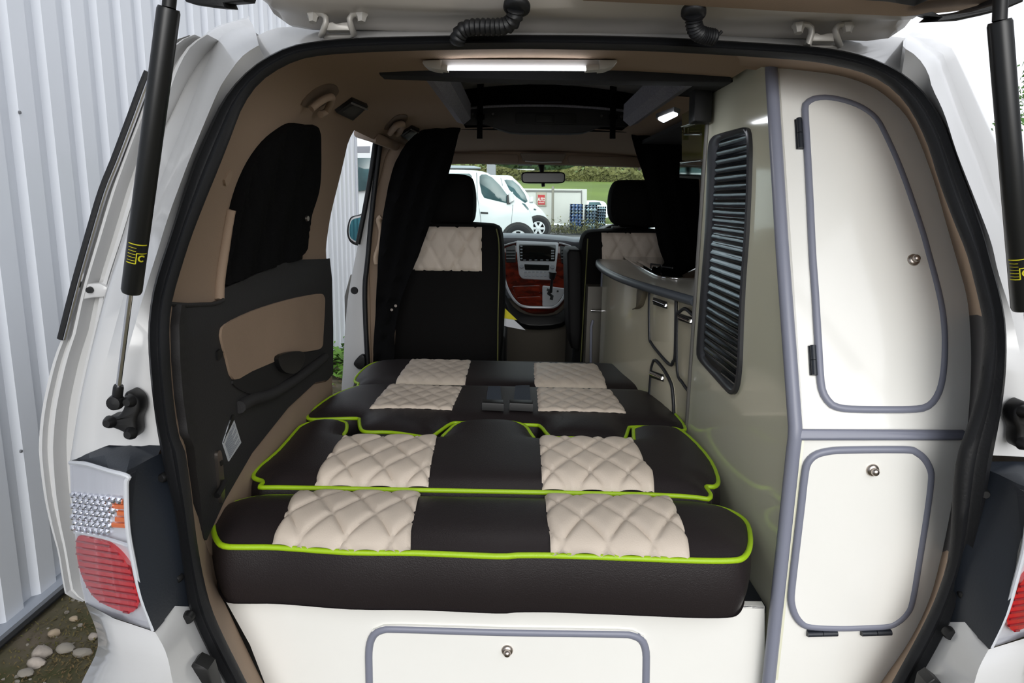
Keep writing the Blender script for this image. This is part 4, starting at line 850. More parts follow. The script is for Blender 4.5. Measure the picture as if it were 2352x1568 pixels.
# overhead cupboard + small LED lamp
oh = thing('overhead_cupboard', 'glossy olive overhead cupboard with chrome trim beyond the tall cupboard', 'cupboard', (.72, 2.4, 1.4))
OLV = mat('olive_gloss', (112, 112, 62), .05, coat=1.)
XO = .53
ov = [P(a, b, X=XO) for a, b in ((1566, 250), (1612, 236), (1612, 372), (1566, 368))]
G().slab(ov, (.2, 0, 0)).build('carcass', OLV, oh)
G().slab([p+V((-.002, 0, 0)) for p in [P(a, b, X=XO) for a, b in ((1563, 376), (1612, 380), (1612, 412), (1562, 408))]], (.2, 0, 0)).build('mirror_strip', mat('mirror_strip', (190, 200, 196), .04, metal=1), oh)
g = G(); g.tube([P(a, b, X=XO-.006) for a, b in ((1566, 290), (1590, 282), (1610, 279))], .0035, seg=8); g.tube([P(a, b, X=XO-.006) for a, b in ((1572, 294), (1572, 308), (1610, 308))], .003, seg=8); g.tube([P(a, b, X=XO-.004) for a, b in ((1564, 373), (1612, 368))], .004, seg=8); g.build('chrome_trim', CHROME, oh, sm=60)
G().box((XO+.001, 2.02, 1.70), (.80, 3.2, 1.715)).build('soffit', FELTD, oh)
LEDM = mat('led_white', (255, 255, 255), .4, emit=(245, 248, 255), estr=9.)
sl = thing('spot_lamp', 'small lit white lamp under the right roof edge', 'lamp', tuple(P(1535, 270, Z=1.66)), None)
G().slab([P(a, b, Z=1.668) for a, b in ((1506, 272), (1548, 257), (1562, 262), (1524, 284))], (0, 0, .012), .001).build('lamp_body', DARKP, sl)
G().slab([P(a, b, Z=1.664) for a, b in fillet([(1510, 274), (1546, 260), (1558, 265), (1524, 282)], 4)], (0, 0, .004)).build('lamp_lens', LEDM, sl)
# strip light
st_ = thing('strip_light', 'lit white LED strip light fixed across the roof above the opening', 'lamp', tuple(P(1195, 148, Y=1.6)), None)
def SL(a, b, dy=0): return P(a, b, Y=1.60+dy)
LB_ = mat('lamp_white_plastic', (196, 194, 190), .4)
G().beam(SL(1010, 147), SL(1382, 148), .020, .015).build('housing', mat('lamp_aluminium', (190, 188, 186), .4), st_)
G().slab([SL(a, b, -.016) for a, b in ((1028, 155), (1346, 156), (1346, 162), (1028, 161))], (0, .004, 0), .0005).build('led_tube', LEDM, st_)
for a, pts in ((0, [(1013, 137), (1013, 160), (1000, 159), (980, 153), (970, 144), (971, 138)]), (1, [(1376, 137), (1376, 160), (1390, 159), (1408, 152), (1418, 142), (1417, 137)])):
    G().slab([SL(x, y, -.018) for x, y in pts], (0, .045, 0), .003).build('end_cap', LB_, st_)
g = G(); g.slab([SL(a, b, -.017) for a, b in ((1013, 150), (1028, 150), (1028, 162), (1013, 160))], (0, .03, 0), .001); g.slab([SL(a, b, -.017) for a, b in ((1346, 150), (1376, 148), (1376, 160), (1346, 162))], (0, .03, 0), .001); g.build('switch', LB_, st_)
# ================================================================== CURTAINS
def curtain(px, Y, name, label, fold, loc, group='curtains', step=14, dxf=None):
    vs, F, poly = cdt(px, step); g = G(); t = thing(name, label, 'curtain', loc, group)
    g.add([P(a, b, Y=Y+.016*math.sin(fold(a, b))) for a, b in vs], F); g.build('cloth', CURT, t, sm=80, solid=.004, recalc=True); return t
lcu = smooth([(1054, 287), (1052, 310), (1044, 345), (1030, 400), (1006, 460), (985, 520), (960, 590), (935, 650), (918, 700), (906, 770), (902, 850), (858, 850), (862, 740), (866, 650), (872, 560), (884, 470), (900, 395), (920, 350), (950, 312), (990, 292)], True, 2)
ct = curtain(lcu, 3.02, 'cab_curtain', 'black curtain gathered at the left behind the passenger seat', lambda a, b: (a-(1050-(b-290)*.30))*.16*(1+max(0, (b-500))*.0015), tuple(P(880, 850, Y=3.02)))
rcu = smooth([(1450, 293), (1480, 294), (1520, 300), (1556, 322), (1572, 350), (1575, 400), (1604, 408), (1606, 520), (1604, 640), (1560, 640), (1526, 600), (1512, 560), (1500, 500), (1488, 440), (1474, 390), (1458, 340)], True, 2)
ct2 = curtain(rcu, 3.16, 'cab_curtain', 'black curtain gathered at the right beside the driver seat', lambda a, b: (a-(1450+(b-290)*.22))*.15, tuple(P(1560, 640, Y=3.16)))
g = G(); [g.lathe([(0, -.004), (.006, -.004), (.007, .0)], P(a, b, Y=3.13), (0, 1, 0), 10) for a, b in ((1469, 388),)]; g.build('press_stud', SILVER, ct2)
g = G(); [g.lathe([(0, -.004), (.006, -.004), (.007, .0)], P(a, b, Y=2.99), (0, 1, 0), 10) for a, b in ((909, 702), (900, 711))]; g.build('press_stud', SILVER, ct)
qw = smooth([(664, 282), (700, 286), (724, 291), (723, 340), (718, 400), (708, 480), (700, 540), (690, 580), (664, 598), (600, 618), (540, 640), (502, 652), (510, 580), (524, 490), (540, 430), (566, 372), (600, 325), (635, 296)], True, 3)
qc = thing('window_curtain', 'black curtain covering the quarter window on the left', 'curtain', tuple(hit(610, 500)[0]), 'curtains')
patch(qw, 'cloth', CURT, qc, .017, step=9, raise_fn=lambda a, b: .006*math.sin((a+b*.25)*.11)+.004*math.sin(a*.31), sm=80)
# ================================================================== FRONT SEATS
def seat(name, label, out, Y, depth, quil, head, hy, posts, arm, pip, loc):
    t = thing(name, label, 'seat', loc, 'front seats')
    def fr(y): return (V((0, y, 0)), V((1, 0, 0)), V((0, 0, 1)), V((0, -1, 0)))
    o2 = [(p.x, p.z) for p in [P(a, b, Y=Y) for a, b in out]]
    pad = Pad(o2, fr(Y), .02, .03); pad.cover(depth, .03, .01, .02).build('backrest', mat('seat_black_vinyl', (13, 12, 12), .75, bump=.3, scale=400, spec=.12), t, sm=70)
    pad.panel([pad.px(a, b) for a, b in quil], .010, .003, (.085, .15, .010, P(*quil[0], Y=Y).x, 1.1)).build('quilted_panel', QUILT, t, sm=70)
    h2 = [(p.x, p.z) for p in [P(a, b, Y=hy) for a, b in head]]
    hd = Pad(h2, fr(hy), .02, .025).cover(.11, .02, .012, .02).build('headrest', MATS['seat_black_vinyl'], t, sm=70)
    g = G(); [g.tube([P(a, b, Y=hy+.05), P(a, c, Y=hy+.05)], .006, seg=8) for a, b, c in posts]; g.build('headrest_post', CHROME, hd)
    g = G(); [g.slab([P(a-16, c-10, Y=hy+.03), P(a+14, c-9, Y=hy+.03), P(a+18, c+6, Y=hy+.03), P(a-18, c+6, Y=hy+.03)], (0, .04, 0), .003) for a, b, c in posts]; g.build('post_collar', BLACKP, hd)
    for q in pip: G().tube([P(a, b, Y=Y-.014) for a, b in smooth(q, False, 4)], .003, seg=6).build('piping', mat('dull_piping', (92, 94, 42), .6), t)
    # seat base below
    x0 = min(p[0] for p in o2); x1 = max(p[0] for p in o2)
    G().box((x0, Y+depth*.5, .46), (x1, Y+.62, .82)).build('seat_base', BLACKP, t, bev=.03)
    if arm:
        a2 = [P(a, b, Y=Y-.05) for a, b in arm]; G().slab(a2, (0, .30, 0), .012).build('armrest', mat('armrest_vinyl', (14, 13, 14), .6, bump=.3, scale=400, spec=.2), t, sm=60)
    return t
s1 = seat('front_seat', 'passenger seat seen from behind, partly hidden by the left curtain', smooth([(892, 900), (896, 700), (920, 600), (955, 530), (985, 515), (1040, 514), (1110, 517), (1138, 521), (1150, 540), (1156, 640), (1152, 760), (1146, 830), (1140, 900)], True, 3), 3.24, .14,
    [(985, 520), (1107, 521), (1107, 623), (930, 620)], smooth([(984, 500), (986, 420), (1000, 407), (1040, 404), (1074, 409), (1083, 425), (1087, 455), (1085, 496), (1074, 510), (1040, 513), (996, 511)], True, 3), 3.28, [(1065, 505, 522)], None,
    [[(1140, 525), (1146, 560), (1146, 640), (1144, 720), (1143, 830)], [(902, 710), (903, 740), (903, 765)]], (-.3, 3.4, .44))
s2 = seat('front_seat', 'driver seat on the right with folded armrest, cream quilted top above the worktop', smooth([(1336, 900), (1332, 760), (1333, 640), (1336, 570), (1344, 540), (1366, 532), (1440, 529), (1510, 531), (1560, 545), (1580, 640), (1590, 900)], True, 3), 3.45, .14,
    [(1381, 534), (1508, 535), (1545, 560), (1560, 625), (1383, 625)], smooth([(1404, 490), (1405, 450), (1412, 428), (1424, 419), (1470, 418), (1512, 422), (1520, 450), (1519, 505), (1505, 518), (1460, 518), (1418, 512)], True, 3), 3.48, [(1423, 512, 530)], [(1302, 582), (1308, 573), (1332, 574), (1338, 600), (1336, 760), (1330, 806), (1312, 800), (1306, 760)],
    [[(1350, 548), (1346, 620), (1340, 720), (1334, 830)]], (.5, 3.6, .44))
# paper beside the passenger seat
pp = thing('leaflet', 'yellow and white folded leaflet beside the passenger seat', 'leaflet', tuple(P(1180, 740, Y=3.36)))
G().slab([P(a, b, Y=3.36) for a, b in ((1150, 730), (1180, 734), (1207, 758), (1165, 750), (1150, 745))], (0, .004, 0)).build('white_sheet', mat('paper_white', (215, 218, 225), .7), pp)
G().slab([P(a, b, Y=3.37) for a, b in ((1150, 700), (1164, 712), (1188, 735), (1150, 731))], (0, .004, 0)).build('yellow_sheet', mat('paper_yellow', (215, 205, 30), .7), pp)
# ================================================================== DASHBOARD
db = thing('dashboard', 'dark dashboard with red wood centre console, screen and automatic gear selector', 'dashboard', (.13, 4.3, .44))
WOOD = mat('red_burr_wood', (108, 34, 20), .12, coat=1., rgb2=(52, 14, 10), vscale=14, stretch=(1, 1, 2.5))
SILV = mat('silver_plastic', (178, 180, 184), .32, metal=.35)
DP = plane3(P(1160, 552, Y=4.30), P(1320, 558, Y=4.30), P(1240, 706, Y=4.02)); dn = DP[1]
if dn.y > 0: dn = -dn
def D(a, b, off=0.): return PP(a, b, (DP[0]+dn*off, DP[1]))
# top pad
pa = [P(a, b, Y=4.30) for a, b in smooth([(1040, 556), (1120, 549), (1160, 546), (1240, 548), (1300, 553), (1340, 556), (1480, 545), (1580, 560)], False, 3)]
g = G(); g.loft([[p+V((0, .42, -.01)) for p in pa], [p+V((0, .16, .022)) for p in pa], [p+V((0, .05, .020)) for p in pa], [p+V((0, .01, .011)) for p in pa], pa, [p+V((0, .01, -.02)) for p in pa], [p+V((0, .12, -.05)) for p in pa], [p+V((0, .2, -.4)) for p in pa]]); g.build('top_pad', mat('dash_grey', (150, 157, 164), .55, bump=.2, scale=300), db, sm=60)
G().slab([D(a, b) for a, b in smooth([(1152, 566), (1190, 556), (1240, 554), (1284, 557), (1318, 568), (1322, 600), (1318, 640), (1310, 665), (1296, 686), (1272, 706), (1240, 709), (1214, 706), (1186, 688), (1166, 655), (1156, 610)], True, 2)], -dn*.06, .004).build('wood_fascia', WOOD, db)
G().slab([D(a, b, .006) for a, b in fillet([(1185, 552), (1283, 556), (1280, 590), (1275, 630), (1268, 642), (1200, 639), (1192, 630), (1188, 590)], 5)], -dn*.008, .002).build('centre_stack', SILV, db)
sn = G().slab([D(a, b, .009) for a, b in fillet([(1192, 560), (1277, 562), (1275, 599), (1194, 598)], 3)], -dn*.005, .001).build('screen', mat('screen_black', (5, 6, 7), .06, coat=.5), db)
g = G()
for k in range(5): g.slab([D(a, b, .0105) for a, b in ((1195, 564+k*7), (1200, 564+k*7), (1200, 567+k*7), (1195, 567+k*7))], -dn*.002)
for k in range(4): g.slab([D(a, b, .0105) for a, b in ((1266, 574+k*6), (1273, 574+k*6), (1273, 577+k*6), (1266, 577+k*6))], -dn*.002)
for k in range(5): g.slab([D(a, b, .0105) for a, b in ((1202+k*13, 596), (1208+k*13, 596), (1208+k*13, 597.5), (1202+k*13, 597.5))], -dn*.002)
g.build('screen_button', mat('button_grey', (120, 126, 130), .4), sn)
rd = G().slab([D(a, b, .009) for a, b in fillet([(1204, 606), (1262, 608), (1261, 620), (1206, 619)], 2)], -dn*.004, .001).build('radio_display', mat('display_dark', (20, 22, 22), .1), db)
g = G()
for k in range(7): g.slab([D(a, b, .009) for a, b in ((1204+k*9, 623), (1210+k*9, 623), (1210+k*9, 626), (1204+k*9, 626))], -dn*.003); g.slab([D(a, b, .009) for a, b in ((1204+k*9, 630), (1211+k*9, 630), (1210+k*9, 635), (1205+k*9, 635))], -dn*.003)
for a, b in ((1198, 612), (1269, 613)): g.lathe([(0, .004), (.012, .004), (.013, 0)], D(a, b, .007), dn, 14)
g.build('heater_button', mat('button_silver', (140, 143, 148), .4), db)
for pts in (([(1161, 568), (1183, 561), (1185, 580), (1184, 602), (1163, 602)]), ([(1287, 563), (1312, 569), (1312, 606), (1290, 604), (1287, 580)])):
    v = G().slab([D(a, b, .004) for a, b in pts], -dn*.01, .001).build('air_vent', BLACKP, db)
    g = G(); x0 = min(p[0] for p in pts)+2; x1 = max(p[0] for p in pts)-2
    for k in range(4): g.tube([D(x0, 573+k*7, .006), D(x1, 573+k*7, .006)], .003, seg=6)
    g.build('vent_slat', mat('vent_slat_grey', (60, 62, 64), .4), v)
G().tube([D(a, b, .006) for a, b in smooth([(1152, 560), (1153, 610), (1158, 640), (1170, 672), (1186, 694), (1204, 704), (1240, 706), (1272, 705), (1288, 692), (1297, 676)], False, 4)], .008, seg=8).build('silver_frame', SILV, db, sm=60)
G().tube([D(a, b, .006) for a, b in smooth([(1152, 566), (1170, 560), (1186, 556)], False, 4)], .006, seg=8).build('silver_frame', SILV, db, sm=60)
G().tube([D(a, b, .006) for a, b in smooth([(1284, 558), (1300, 562), (1314, 568), (1314, 576)], False, 4)], .006, seg=8).build('silver_frame', SILV, db, sm=60)
for pts in ([(1176, 657), (1240, 655), (1241, 676), (1186, 680)], [(1187, 683), (1242, 680), (1244, 702), (1206, 701)]):
    G().slab([D(a, b, .006) for a, b in fillet(pts, 4)], -dn*.006, .002).build('tray_cover', WOOD, db)
gp = G().slab([D(a, b, .007) for a, b in fillet([(1246, 655), (1298, 662), (1294, 676), (1276, 701), (1246, 703)], 4)], -dn*.006, .001).build('gear_plate', SILV, db)
G().tube([D(a, b, .0085) for a, b in ((1256, 665), (1263, 666), (1260, 674), (1268, 680), (1266, 688))], .010, seg=8, nrm=dn, flat=.15).build('gear_gate', BLACKP, gp)
G().lathe([(0, .003), (.006, .003), (.006, 0)], D(1281, 669, .008), dn, 12).build('lock_button', BLACKP, gp)
g = G(); k0, k1 = D(1265, 672, .0), D(1268, 640, .10); g.tube([k0, k1], [.009, .008], seg=10); g.tube([k1, D(1270, 624, .13)], [.016, .022], seg=12); gl = g.build('gear_lever', BLACKP, db, sm=60)
G().slab([D(a, b, -.012) for a, b in smooth([(1140, 640), (1160, 672), (1180, 704), (1206, 720), (1240, 724), (1280, 720), (1304, 700), (1312, 720), (1290, 742), (1240, 748), (1196, 742), (1168, 712)], True, 2)], -dn*.05, .006).build('console_rim', BLACKP, db, sm=50)
G().slab([P(a, b, Y=4.10) for a, b in ((1130, 690), (1350, 690), (1350, 860), (1130, 860))], (0, .1, 0)).build('lower_console', mat('console_brown', (74, 68, 58), .7), db)
cv = thing('steering_wheel', 'dark steering wheel showing above the driver seat', 'steering wheel', tuple(P(1432, 580, Y=3.95)))
wc = P(1434, 590, Y=3.95); u = V((1, 0, 0)); w = V((0, .35, .94)).normalized()
G().tube([wc+u*.185*math.cos(a)+w*.185*math.sin(a) for a in np.linspace(0, 2*math.pi, 40)[:-1]], .016, True, 10).build('rim', mat('wheel_leather', (40, 42, 44), .35), cv, sm=60)
g = G(); g.lathe([(0, .03), (.05, .025), (.065, 0), (.05, -.02)], wc, u.cross(w), 18); g.tube([wc, wc+u*.18], .014, seg=8); g.tube([wc, wc-u*.18], .014, seg=8); g.tube([wc, wc-w*.18], .014, seg=8); g.build('spokes', DARKP, cv)
bn = [P(a, b, Y=4.2) for a, b in smooth([(1362, 560), (1390, 535), (1430, 527), (1470, 535), (1500, 556)], False, 4)]
g = G(); g.loft([bn, [p+V((0, -.05, .005)) for p in bn], [p+V((0, .25, .02)) for p in bn]]); g.build('instrument_hood', mat('hood_grey', (70, 74, 78), .5), db, sm=60, solid=.01)
rm = thing('rear_view_mirror', 'black interior mirror hanging from the top of the windscreen', 'mirror', tuple(P(1247, 405, Y=3.98)))
G().slab([P(a, b, Y=3.96) for a, b in fillet([(1197, 397), (1210, 394), (1285, 394), (1299, 397), (1298, 419), (1284, 421), (1212, 421), (1198, 419)], 7)], (0, .035, 0), .006).build('mirror_shell', BLACKP, rm, sm=50)
G().slab([P(a, b, Y=3.958) for a, b in fillet([(1200, 398), (1296, 398), (1295, 418), (1201, 418)], 7)], (0, .003, 0)).build('mirror_glass', mat('mirror_dark_reflection', (20, 20, 20), .25), rm)  # dark cabin reflection painted in as a near-black, non-metal colour
g = G(); g.tube([P(1243, 372, Y=4.02), P(1244, 384, Y=4.0), P(1245, 396, Y=3.98)], [.02, .016, .011], seg=10); g.tube([P(1247, 419, Y=3.965), P(1248, 428, Y=3.96)], .01, seg=8); g.build('mirror_stem', BLACKP, rm)
# ================================================================== OUTSIDE
GRAV = mat('mossy_gravel', (98, 88, 74), .95, bump=1., scale=45, rgb2=(66, 66, 34), vscale=5, detail=8)
def gz(y): return 0. if y < 8 else (.02*(y-8) if y < 32 else .48+(y-32)*.052)
g = G(); ys = [-30, -8, 0, 2, 4, 8, 12, 16, 20, 24, 30.5]; g.loft([[V((x, y, gz(y))) for x in (-60, -20, -2, 0, 4, 20, 60)] for y in ys]); struct(g.build('ground', GRAV, None))
tarm = mat('tarmac', (104, 104, 104), .9, bump=.6, scale=80, vary=.15)
g = G(); g.loft([[V((x, y, gz(y)+.006)) for x in (-.9, 4, 20, 60)] for y in (9, 12, 16, 20, 24, 30.4)]); struct(g.build('tarmac_yard', tarm, None))
kb_ = G(); kb_.box((1.0, 25.6, .3), (30, 26.2, .55)); struct(kb_.build('kerb', mat('kerb_grey', (130, 128, 122), .9), None))
FIELD = mat('field_grass', (118, 138, 58), .95, bump=.8, scale=3, rgb2=(92, 108, 50), vscale=.12)
def fz(y): return .55+(y-30)*.085 if y < 60 else 3.1+(y-60)*.055
g = G(); g.loft([[V((x, y, fz(y))) for x in (-90, -30, 0, 30, 90)] for y in (30, 40, 50, 60, 90, 140, 260)]); struct(g.build('field', FIELD, None))
# metal clad building
WALLX = -1.66
CLAD = mat('white_cladding', (226, 230, 237), .42, coat=.15, vary=.03, vscale=.8)
YE = P(824, 600, X=WALLX).y
prof = []; y = -6.0
while y < YE-.05:
    prof += [(0, y), (0, y+.082), (.022, y+.098), (.022, y+.152), (0, y+.17)]; y += .172
prof.append((0, YE))
g = G(); g.loft([[V((WALLX-d, y, z)) for d, y in prof] for z in (.06, 2., 5.2)]); struct(g.build('wall_left', CLAD, None, sm=20))
cnr = G(); cnr.box((WALLX-.16, YE-.02, .05), (WALLX+.012, YE+.012, 5.2)); o = cnr.build('trim_1', mat('cladding_trim', (190, 194, 202), .45), None); struct(o)
lg = G(); lg.box((WALLX-.03, -6, .045), (WALLX+.034, YE, .06)); struct(lg.build('trim_4', mat('sill_flashing', (150, 156, 166), .4), None))
fl = G(); fl.box((WALLX+.0, -6, .028), (WALLX+.036, YE, .0449)); fl.box((WALLX+.0, -6, .0), (WALLX+.012, YE, .05)); struct(fl.build('trim_2', mat('base_flashing', (62, 64, 68), .5), None))
bk = G(); bk.box((WALLX-8, YE-.01, .0), (WALLX-.16, YE+.0, 5.2)); struct(bk.build('wall_back', CLAD, None))
# screws on the cladding
g = G()
for a, b in ((44, 258), (47, 1036)): g.lathe([(0, .006), (.005, .005), (.006, 0)], P(a, b, X=WALLX+.002), (1, 0, 0), 8)
struct(g.build('trim_3', mat('cladding_screw', (110, 112, 116), .4), None))
# stones at the foot of the wall
STM = [mat('stone_pale', (170, 160, 150), .9, bump=1., scale=60, vary=.25, vscale=20), mat('stone_grey', (140, 134, 124), .9, bump=.8, scale=40), mat('stone_tan', (166, 150, 128), .9, bump=.8, scale=40)]
def blob(r, c, sx, sy, sz, seed, sub=2, amp=.25):
    rnd = random.Random(seed); bm = bmesh.new(); bmesh.ops.create_icosphere(bm, subdivisions=sub, radius=r)
    ph = [rnd.uniform(0, 6.28) for _ in range(6)]
    g = G(); g.v = [V((c[0]+v.co.x*sx*(1+amp*math.sin(v.co.y/r*2.1+ph[0])), c[1]+v.co.y*sy*(1+amp*math.sin(v.co.z/r*2.4+ph[1])), c[2]+v.co.z*sz*(1+amp*math.sin(v.co.x/r*2.2+ph[2])))) for v in bm.verts]
    g.f = [tuple(v.index for v in f.verts) for f in bm.faces]; bm.free(); return g
STL = ['large pale stone on the moss at the foot of the metal wall', 'rounded pale pebble nearest the van bumper on the moss', 'small grey stone lying close to the wall flashing', 'pale flat stone at the lower left corner on the moss', 'tan stone between the larger pale stones on the moss', 'grey pebble just below the sliding door edge', 'pale chip of stone high up by the bumper', 'tan pebble beside the wall base']
for i, (a, b, r) in enumerate(((95, 1502, .035), (188, 1500, .026), (122, 1455, .02), (84, 1522, .024), (150, 1490, .024), (170, 1420, .016), (214, 1462, .018), (60, 1545, .02))):
    c = P(a, b, Z=.008); tag(blob(r*.95, c, 1.1, .9, .7, i).build('stone', STM[i % 3], None), STL[i], 'stone', 'stones by the wall')
# weeds (uncountable)
LEAF = mat('weed_leaf', (96, 140, 44), .7, vary=.3, vscale=8); MOSS = mat('moss_tuft', (88, 88, 44), .95, rgb2=(104, 84, 58), vscale=5)
def leafclump(n, cen, spr, L, seed, up=.7):
    rnd = random.Random(seed); g = G()
    for _ in range(n):
        p = V((cen[0]+rnd.gauss(0, spr[0]), cen[1]+rnd.gauss(0, spr[1]), cen[2]+abs(rnd.gauss(0, spr[2])))); a = rnd.uniform(0, 6.28); l = L*rnd.uniform(.6, 1.3); w = l*.18
        d = V((math.cos(a), math.sin(a), up*rnd.uniform(.2, 1.2))).normalized(); s = d.cross(V((0, 0, 1))).normalized()*w
        g.add([p, p+d*l*.5+s, p+d*l-V((0, 0, l*.15)), p+d*l*.5-s], [(0, 1, 2, 3)])
    return g
wc_ = P(782, 838, Z=0); g = leafclump(240, wc_, (.16, .35, .05), .16, 3); tag(g.build('weeds', LEAF, None, sm=10), 'green weeds at the foot of the wall beyond the open side door', 'weeds', kind='stuff')
g = leafclump(9000, (-1.2, 2.0, 0), (.24, .5, .004), .014, 5, .9); tag(g.build('moss', MOSS, None, sm=10), 'green moss growing on the gravel between wall and van', 'moss', kind='stuff')
g = leafclump(700, (-1.1, 4.6, 0), (.22, .8, .006), .05, 9, .9); tag(g.build('grass_tufts', MOSS, None, sm=10), 'mossy tufts on the ground outside the side door', 'moss', kind='stuff')
rnd = random.Random(4); g = G()
for i in range(900):
    x, y = rnd.uniform(-1.6, -.75), rnd.uniform(1.3, 6.8); r = rnd.uniform(.003, .010); o = len(g.v)
    q = blob(r, (x, y, r*.3), 1.1, 1, .7, i, 1); g.add(q.v, q.f)
tag(g.build('gravel', STM[1], None), 'loose gravel scattered on the ground by the wall', 'gravel', kind='stuff')
# ------- parked vehicles
GLV = mat('van_glass', (58, 92, 96), .06, coat=.6, vary=.4, vscale=1.5); TYRE = mat('tyre', (24, 24, 26), .8); RIM = mat('wheel_rim', (186, 190, 194), .3, metal=.6)
VWH = mat('van_white', (226, 232, 234), .3, coat=.5)
def rot(p, piv, a): return p
def vehicle(name, label, cat, prof, Y, wid, wins, wheels, doors, extras, group):
    loc = P(sum(p[0] for p in prof)/len(prof), max(p[1] for p in prof), Y=Y); t = thing(name, label, cat, (loc.x, Y, max(0, loc.z)), group)
    pr = [P(a, b, Y=Y) for a, b in prof]; c = sum(pr, V())/len(pr); g = G()
    zt_, zb_ = max(p.z for p in pr), min(p.z for p in pr)
    def ins(p, dy):  # tumblehome: upper body narrows
        k = max(0, (p.z-(zb_+.5*(zt_-zb_)))/(.5*(zt_-zb_))); return k*.16
    rings = []
    for f in (0, 1): 
        rings.append([V((p.x, Y+ins(p, 0) if f == 0 else Y+wid-ins(p, 0), p.z)) for p in pr])
    sh0 = [c+(p-c)*.985+V((0, -.02, 0)) for p in rings[0]]
    for q, p in zip(sh0, rings[0]): q.y = p.y-.015
    g.loft([rings[0], rings[1]], True); n = len(pr); o = len(g.v); g.v += sh0
    g.loft([sh0, rings[0]], True)
    for tr in tessellate_polygon([[V((p.x, p.z, 0)) for p in sh0]]):
        g.f.append(tuple(o+i for i in tr))
    o = len(g.v); g.v += rings[1]
    for tr in tessellate_polygon([[V((p.x, p.z, 0)) for p in rings[1]]]): g.f.append(tuple(o+i for i in tr))
    g.build('body', VWH, t, sm=35, recalc=True)
    def S_(a, b, off): p = P(a, b, Y=Y); return V((p.x, Y+ins(p, 0)-.015-off, p.z))
    for w in wins: G().slab([S_(a, b, .012) for a, b in w], (0, .02, 0), .004).build('window', GLV, t)
    for a, b, r in wheels:
        p = P(a, b, Y=Y-.02); R = r*Y*1.01/FPX
        ar = G().lathe([(0, -.012), (R*1.2, -.012), (R*1.22, .02)], p, (0, -1, 0), 28); ar.build('wheel_arch', BLACKP, t)
        wh = G().lathe([(R*.62, .0), (R*.66, .03), (R*.9, .04), (R, .02), (R, -.05)], p, (0, -1, 0), 28).build('wheel', TYRE, t, sm=60)
        g = G(); g.lathe([(R*.2, .03), (R*.18, .04), (0, .042)], p, (0, -1, 0), 16)
        for k in range(6): aa = k*math.pi/3; d = V((math.cos(aa), 0, math.sin(aa))); g.beam(p+V((0, -.032, 0)), p+d*R*.62+V((0, -.03, 0)), R*.22, .012, V((0, 1, 0)))
        g.lathe([(R*.56, .02), (R*.56, .036), (R*.64, .036), (R*.66, .02)], p, (0, -1, 0), 28); g.build('rim', RIM, wh)
    for d in doors: G().tube([S_(a, b, .008) for a, b in d], .008, seg=6).build('door_gap', mat('gap_grey', (150, 156, 160), .6), t)
    for nm, m, pts, off in extras: G().slab([S_(a, b, off) for a, b in pts], (0, .03 if off < .05 else off, 0), .004).build(nm, m, t)
    return t
BLKG = BLACKP
vehicle('camper_van', 'white pop top van parked broadside, closest through the windscreen on the left', 'van',
  smooth([(840, 386), (960, 386), (1060, 388), (1096, 391), (1120, 397), (1136, 409), (1156, 428), (1176, 447), (1198, 462), (1214, 478), (1222, 500), (1226, 530), (1225, 560), (1216, 568), (840, 568), (832, 560), (830, 470), (833, 400)], True, 2), 18., 1.9,
  [[(1101, 404), (1106, 400), (1116, 400), (1130, 407), (1148, 425), (1164, 446), (1172, 462), (1170, 468), (1140, 461), (1112, 454), (1106, 444), (1101, 420)], [(860, 397), (1078, 398), (1083, 404), (1084, 450), (860, 450)]],
  [(1190, 549, 31), (905, 549, 31)], [[(1094, 396), (1096, 450), (1104, 500), (1106, 540)], [(1106, 540), (1160, 543), (1174, 520), (1178, 470)]],
  [('mirror', WHITE, [(1168, 444), (1178, 440), (1181, 460), (1170, 466)], .14), ('mirror_arm', BLKG, [(1164, 448), (1172, 445), (1172, 468), (1164, 468)], .08), ('door_handle', BLKG, [(1104, 486), (1121, 487), (1121, 491), (1104, 490)], .02), ('pop_top', mat('pop_top_grey', (176, 186, 194), .5), [(900, 376), (1088, 380), (1104, 384), (1102, 387), (900, 384)], .0), ('roof_rail', BLKG, [(900, 384), (1102, 386), (1102, 389), (900, 388)], .01), ('headlamp', GLV, [(1198, 466), (1206, 468), (1215, 480), (1212, 482)], .012)], 'parked white vans')
vehicle('panel_van', 'white van parked behind the pop top van, only its nose showing', 'van',
  smooth([(980, 402), (1140, 402), (1172, 403), (1180, 409), (1196, 424), (1214, 448), (1222, 462), (1240, 478), (1252, 492), (1259, 512), (1259, 540), (1254, 552), (980, 552), (976, 480)], True, 2), 22., 1.9,
  [[(1158, 413), (1164, 412), (1178, 414), (1192, 426), (1206, 446), (1212, 462), (1206, 466), (1186, 452), (1170, 436)]],
  [(1236, 524, 24)], [[(1150, 408), (1160, 450), (1170, 520)]],
  [('mirror', WHITE, [(1217, 452), (1225, 451), (1225, 463), (1216, 464)], .12), ('headlamp', GLV, [(1226, 478), (1232, 480), (1231, 483), (1226, 482)], .012)], 'parked white vans')
vehicle('panel_van', 'white van seen through the open side door beyond the building corner', 'van',
  [(700, 352), (862, 344), (900, 346), (900, 560), (700, 560)], 14., 1.9, [[(812, 362), (858, 362), (862, 418), (846, 436), (812, 440)]], [(880, 500, 30)], [[(810, 360), (810, 540)]], [('roof_bar', mat('roof_bar_grey', (120, 124, 132), .5), [(760, 336), (846, 334), (846, 350), (760, 350)], .0)], 'parked white vans')
vehicle('car', 'white car beyond the blue crates', 'car', smooth([(1318, 470), (1350, 460), (1380, 461), (1392, 466), (1396, 480), (1396, 500), (1318, 500)], True, 2), 30., 1.6, [[(1354, 464), (1378, 464), (1382, 471), (1352, 471)]], [(1380, 500, 8)], [], [], None)
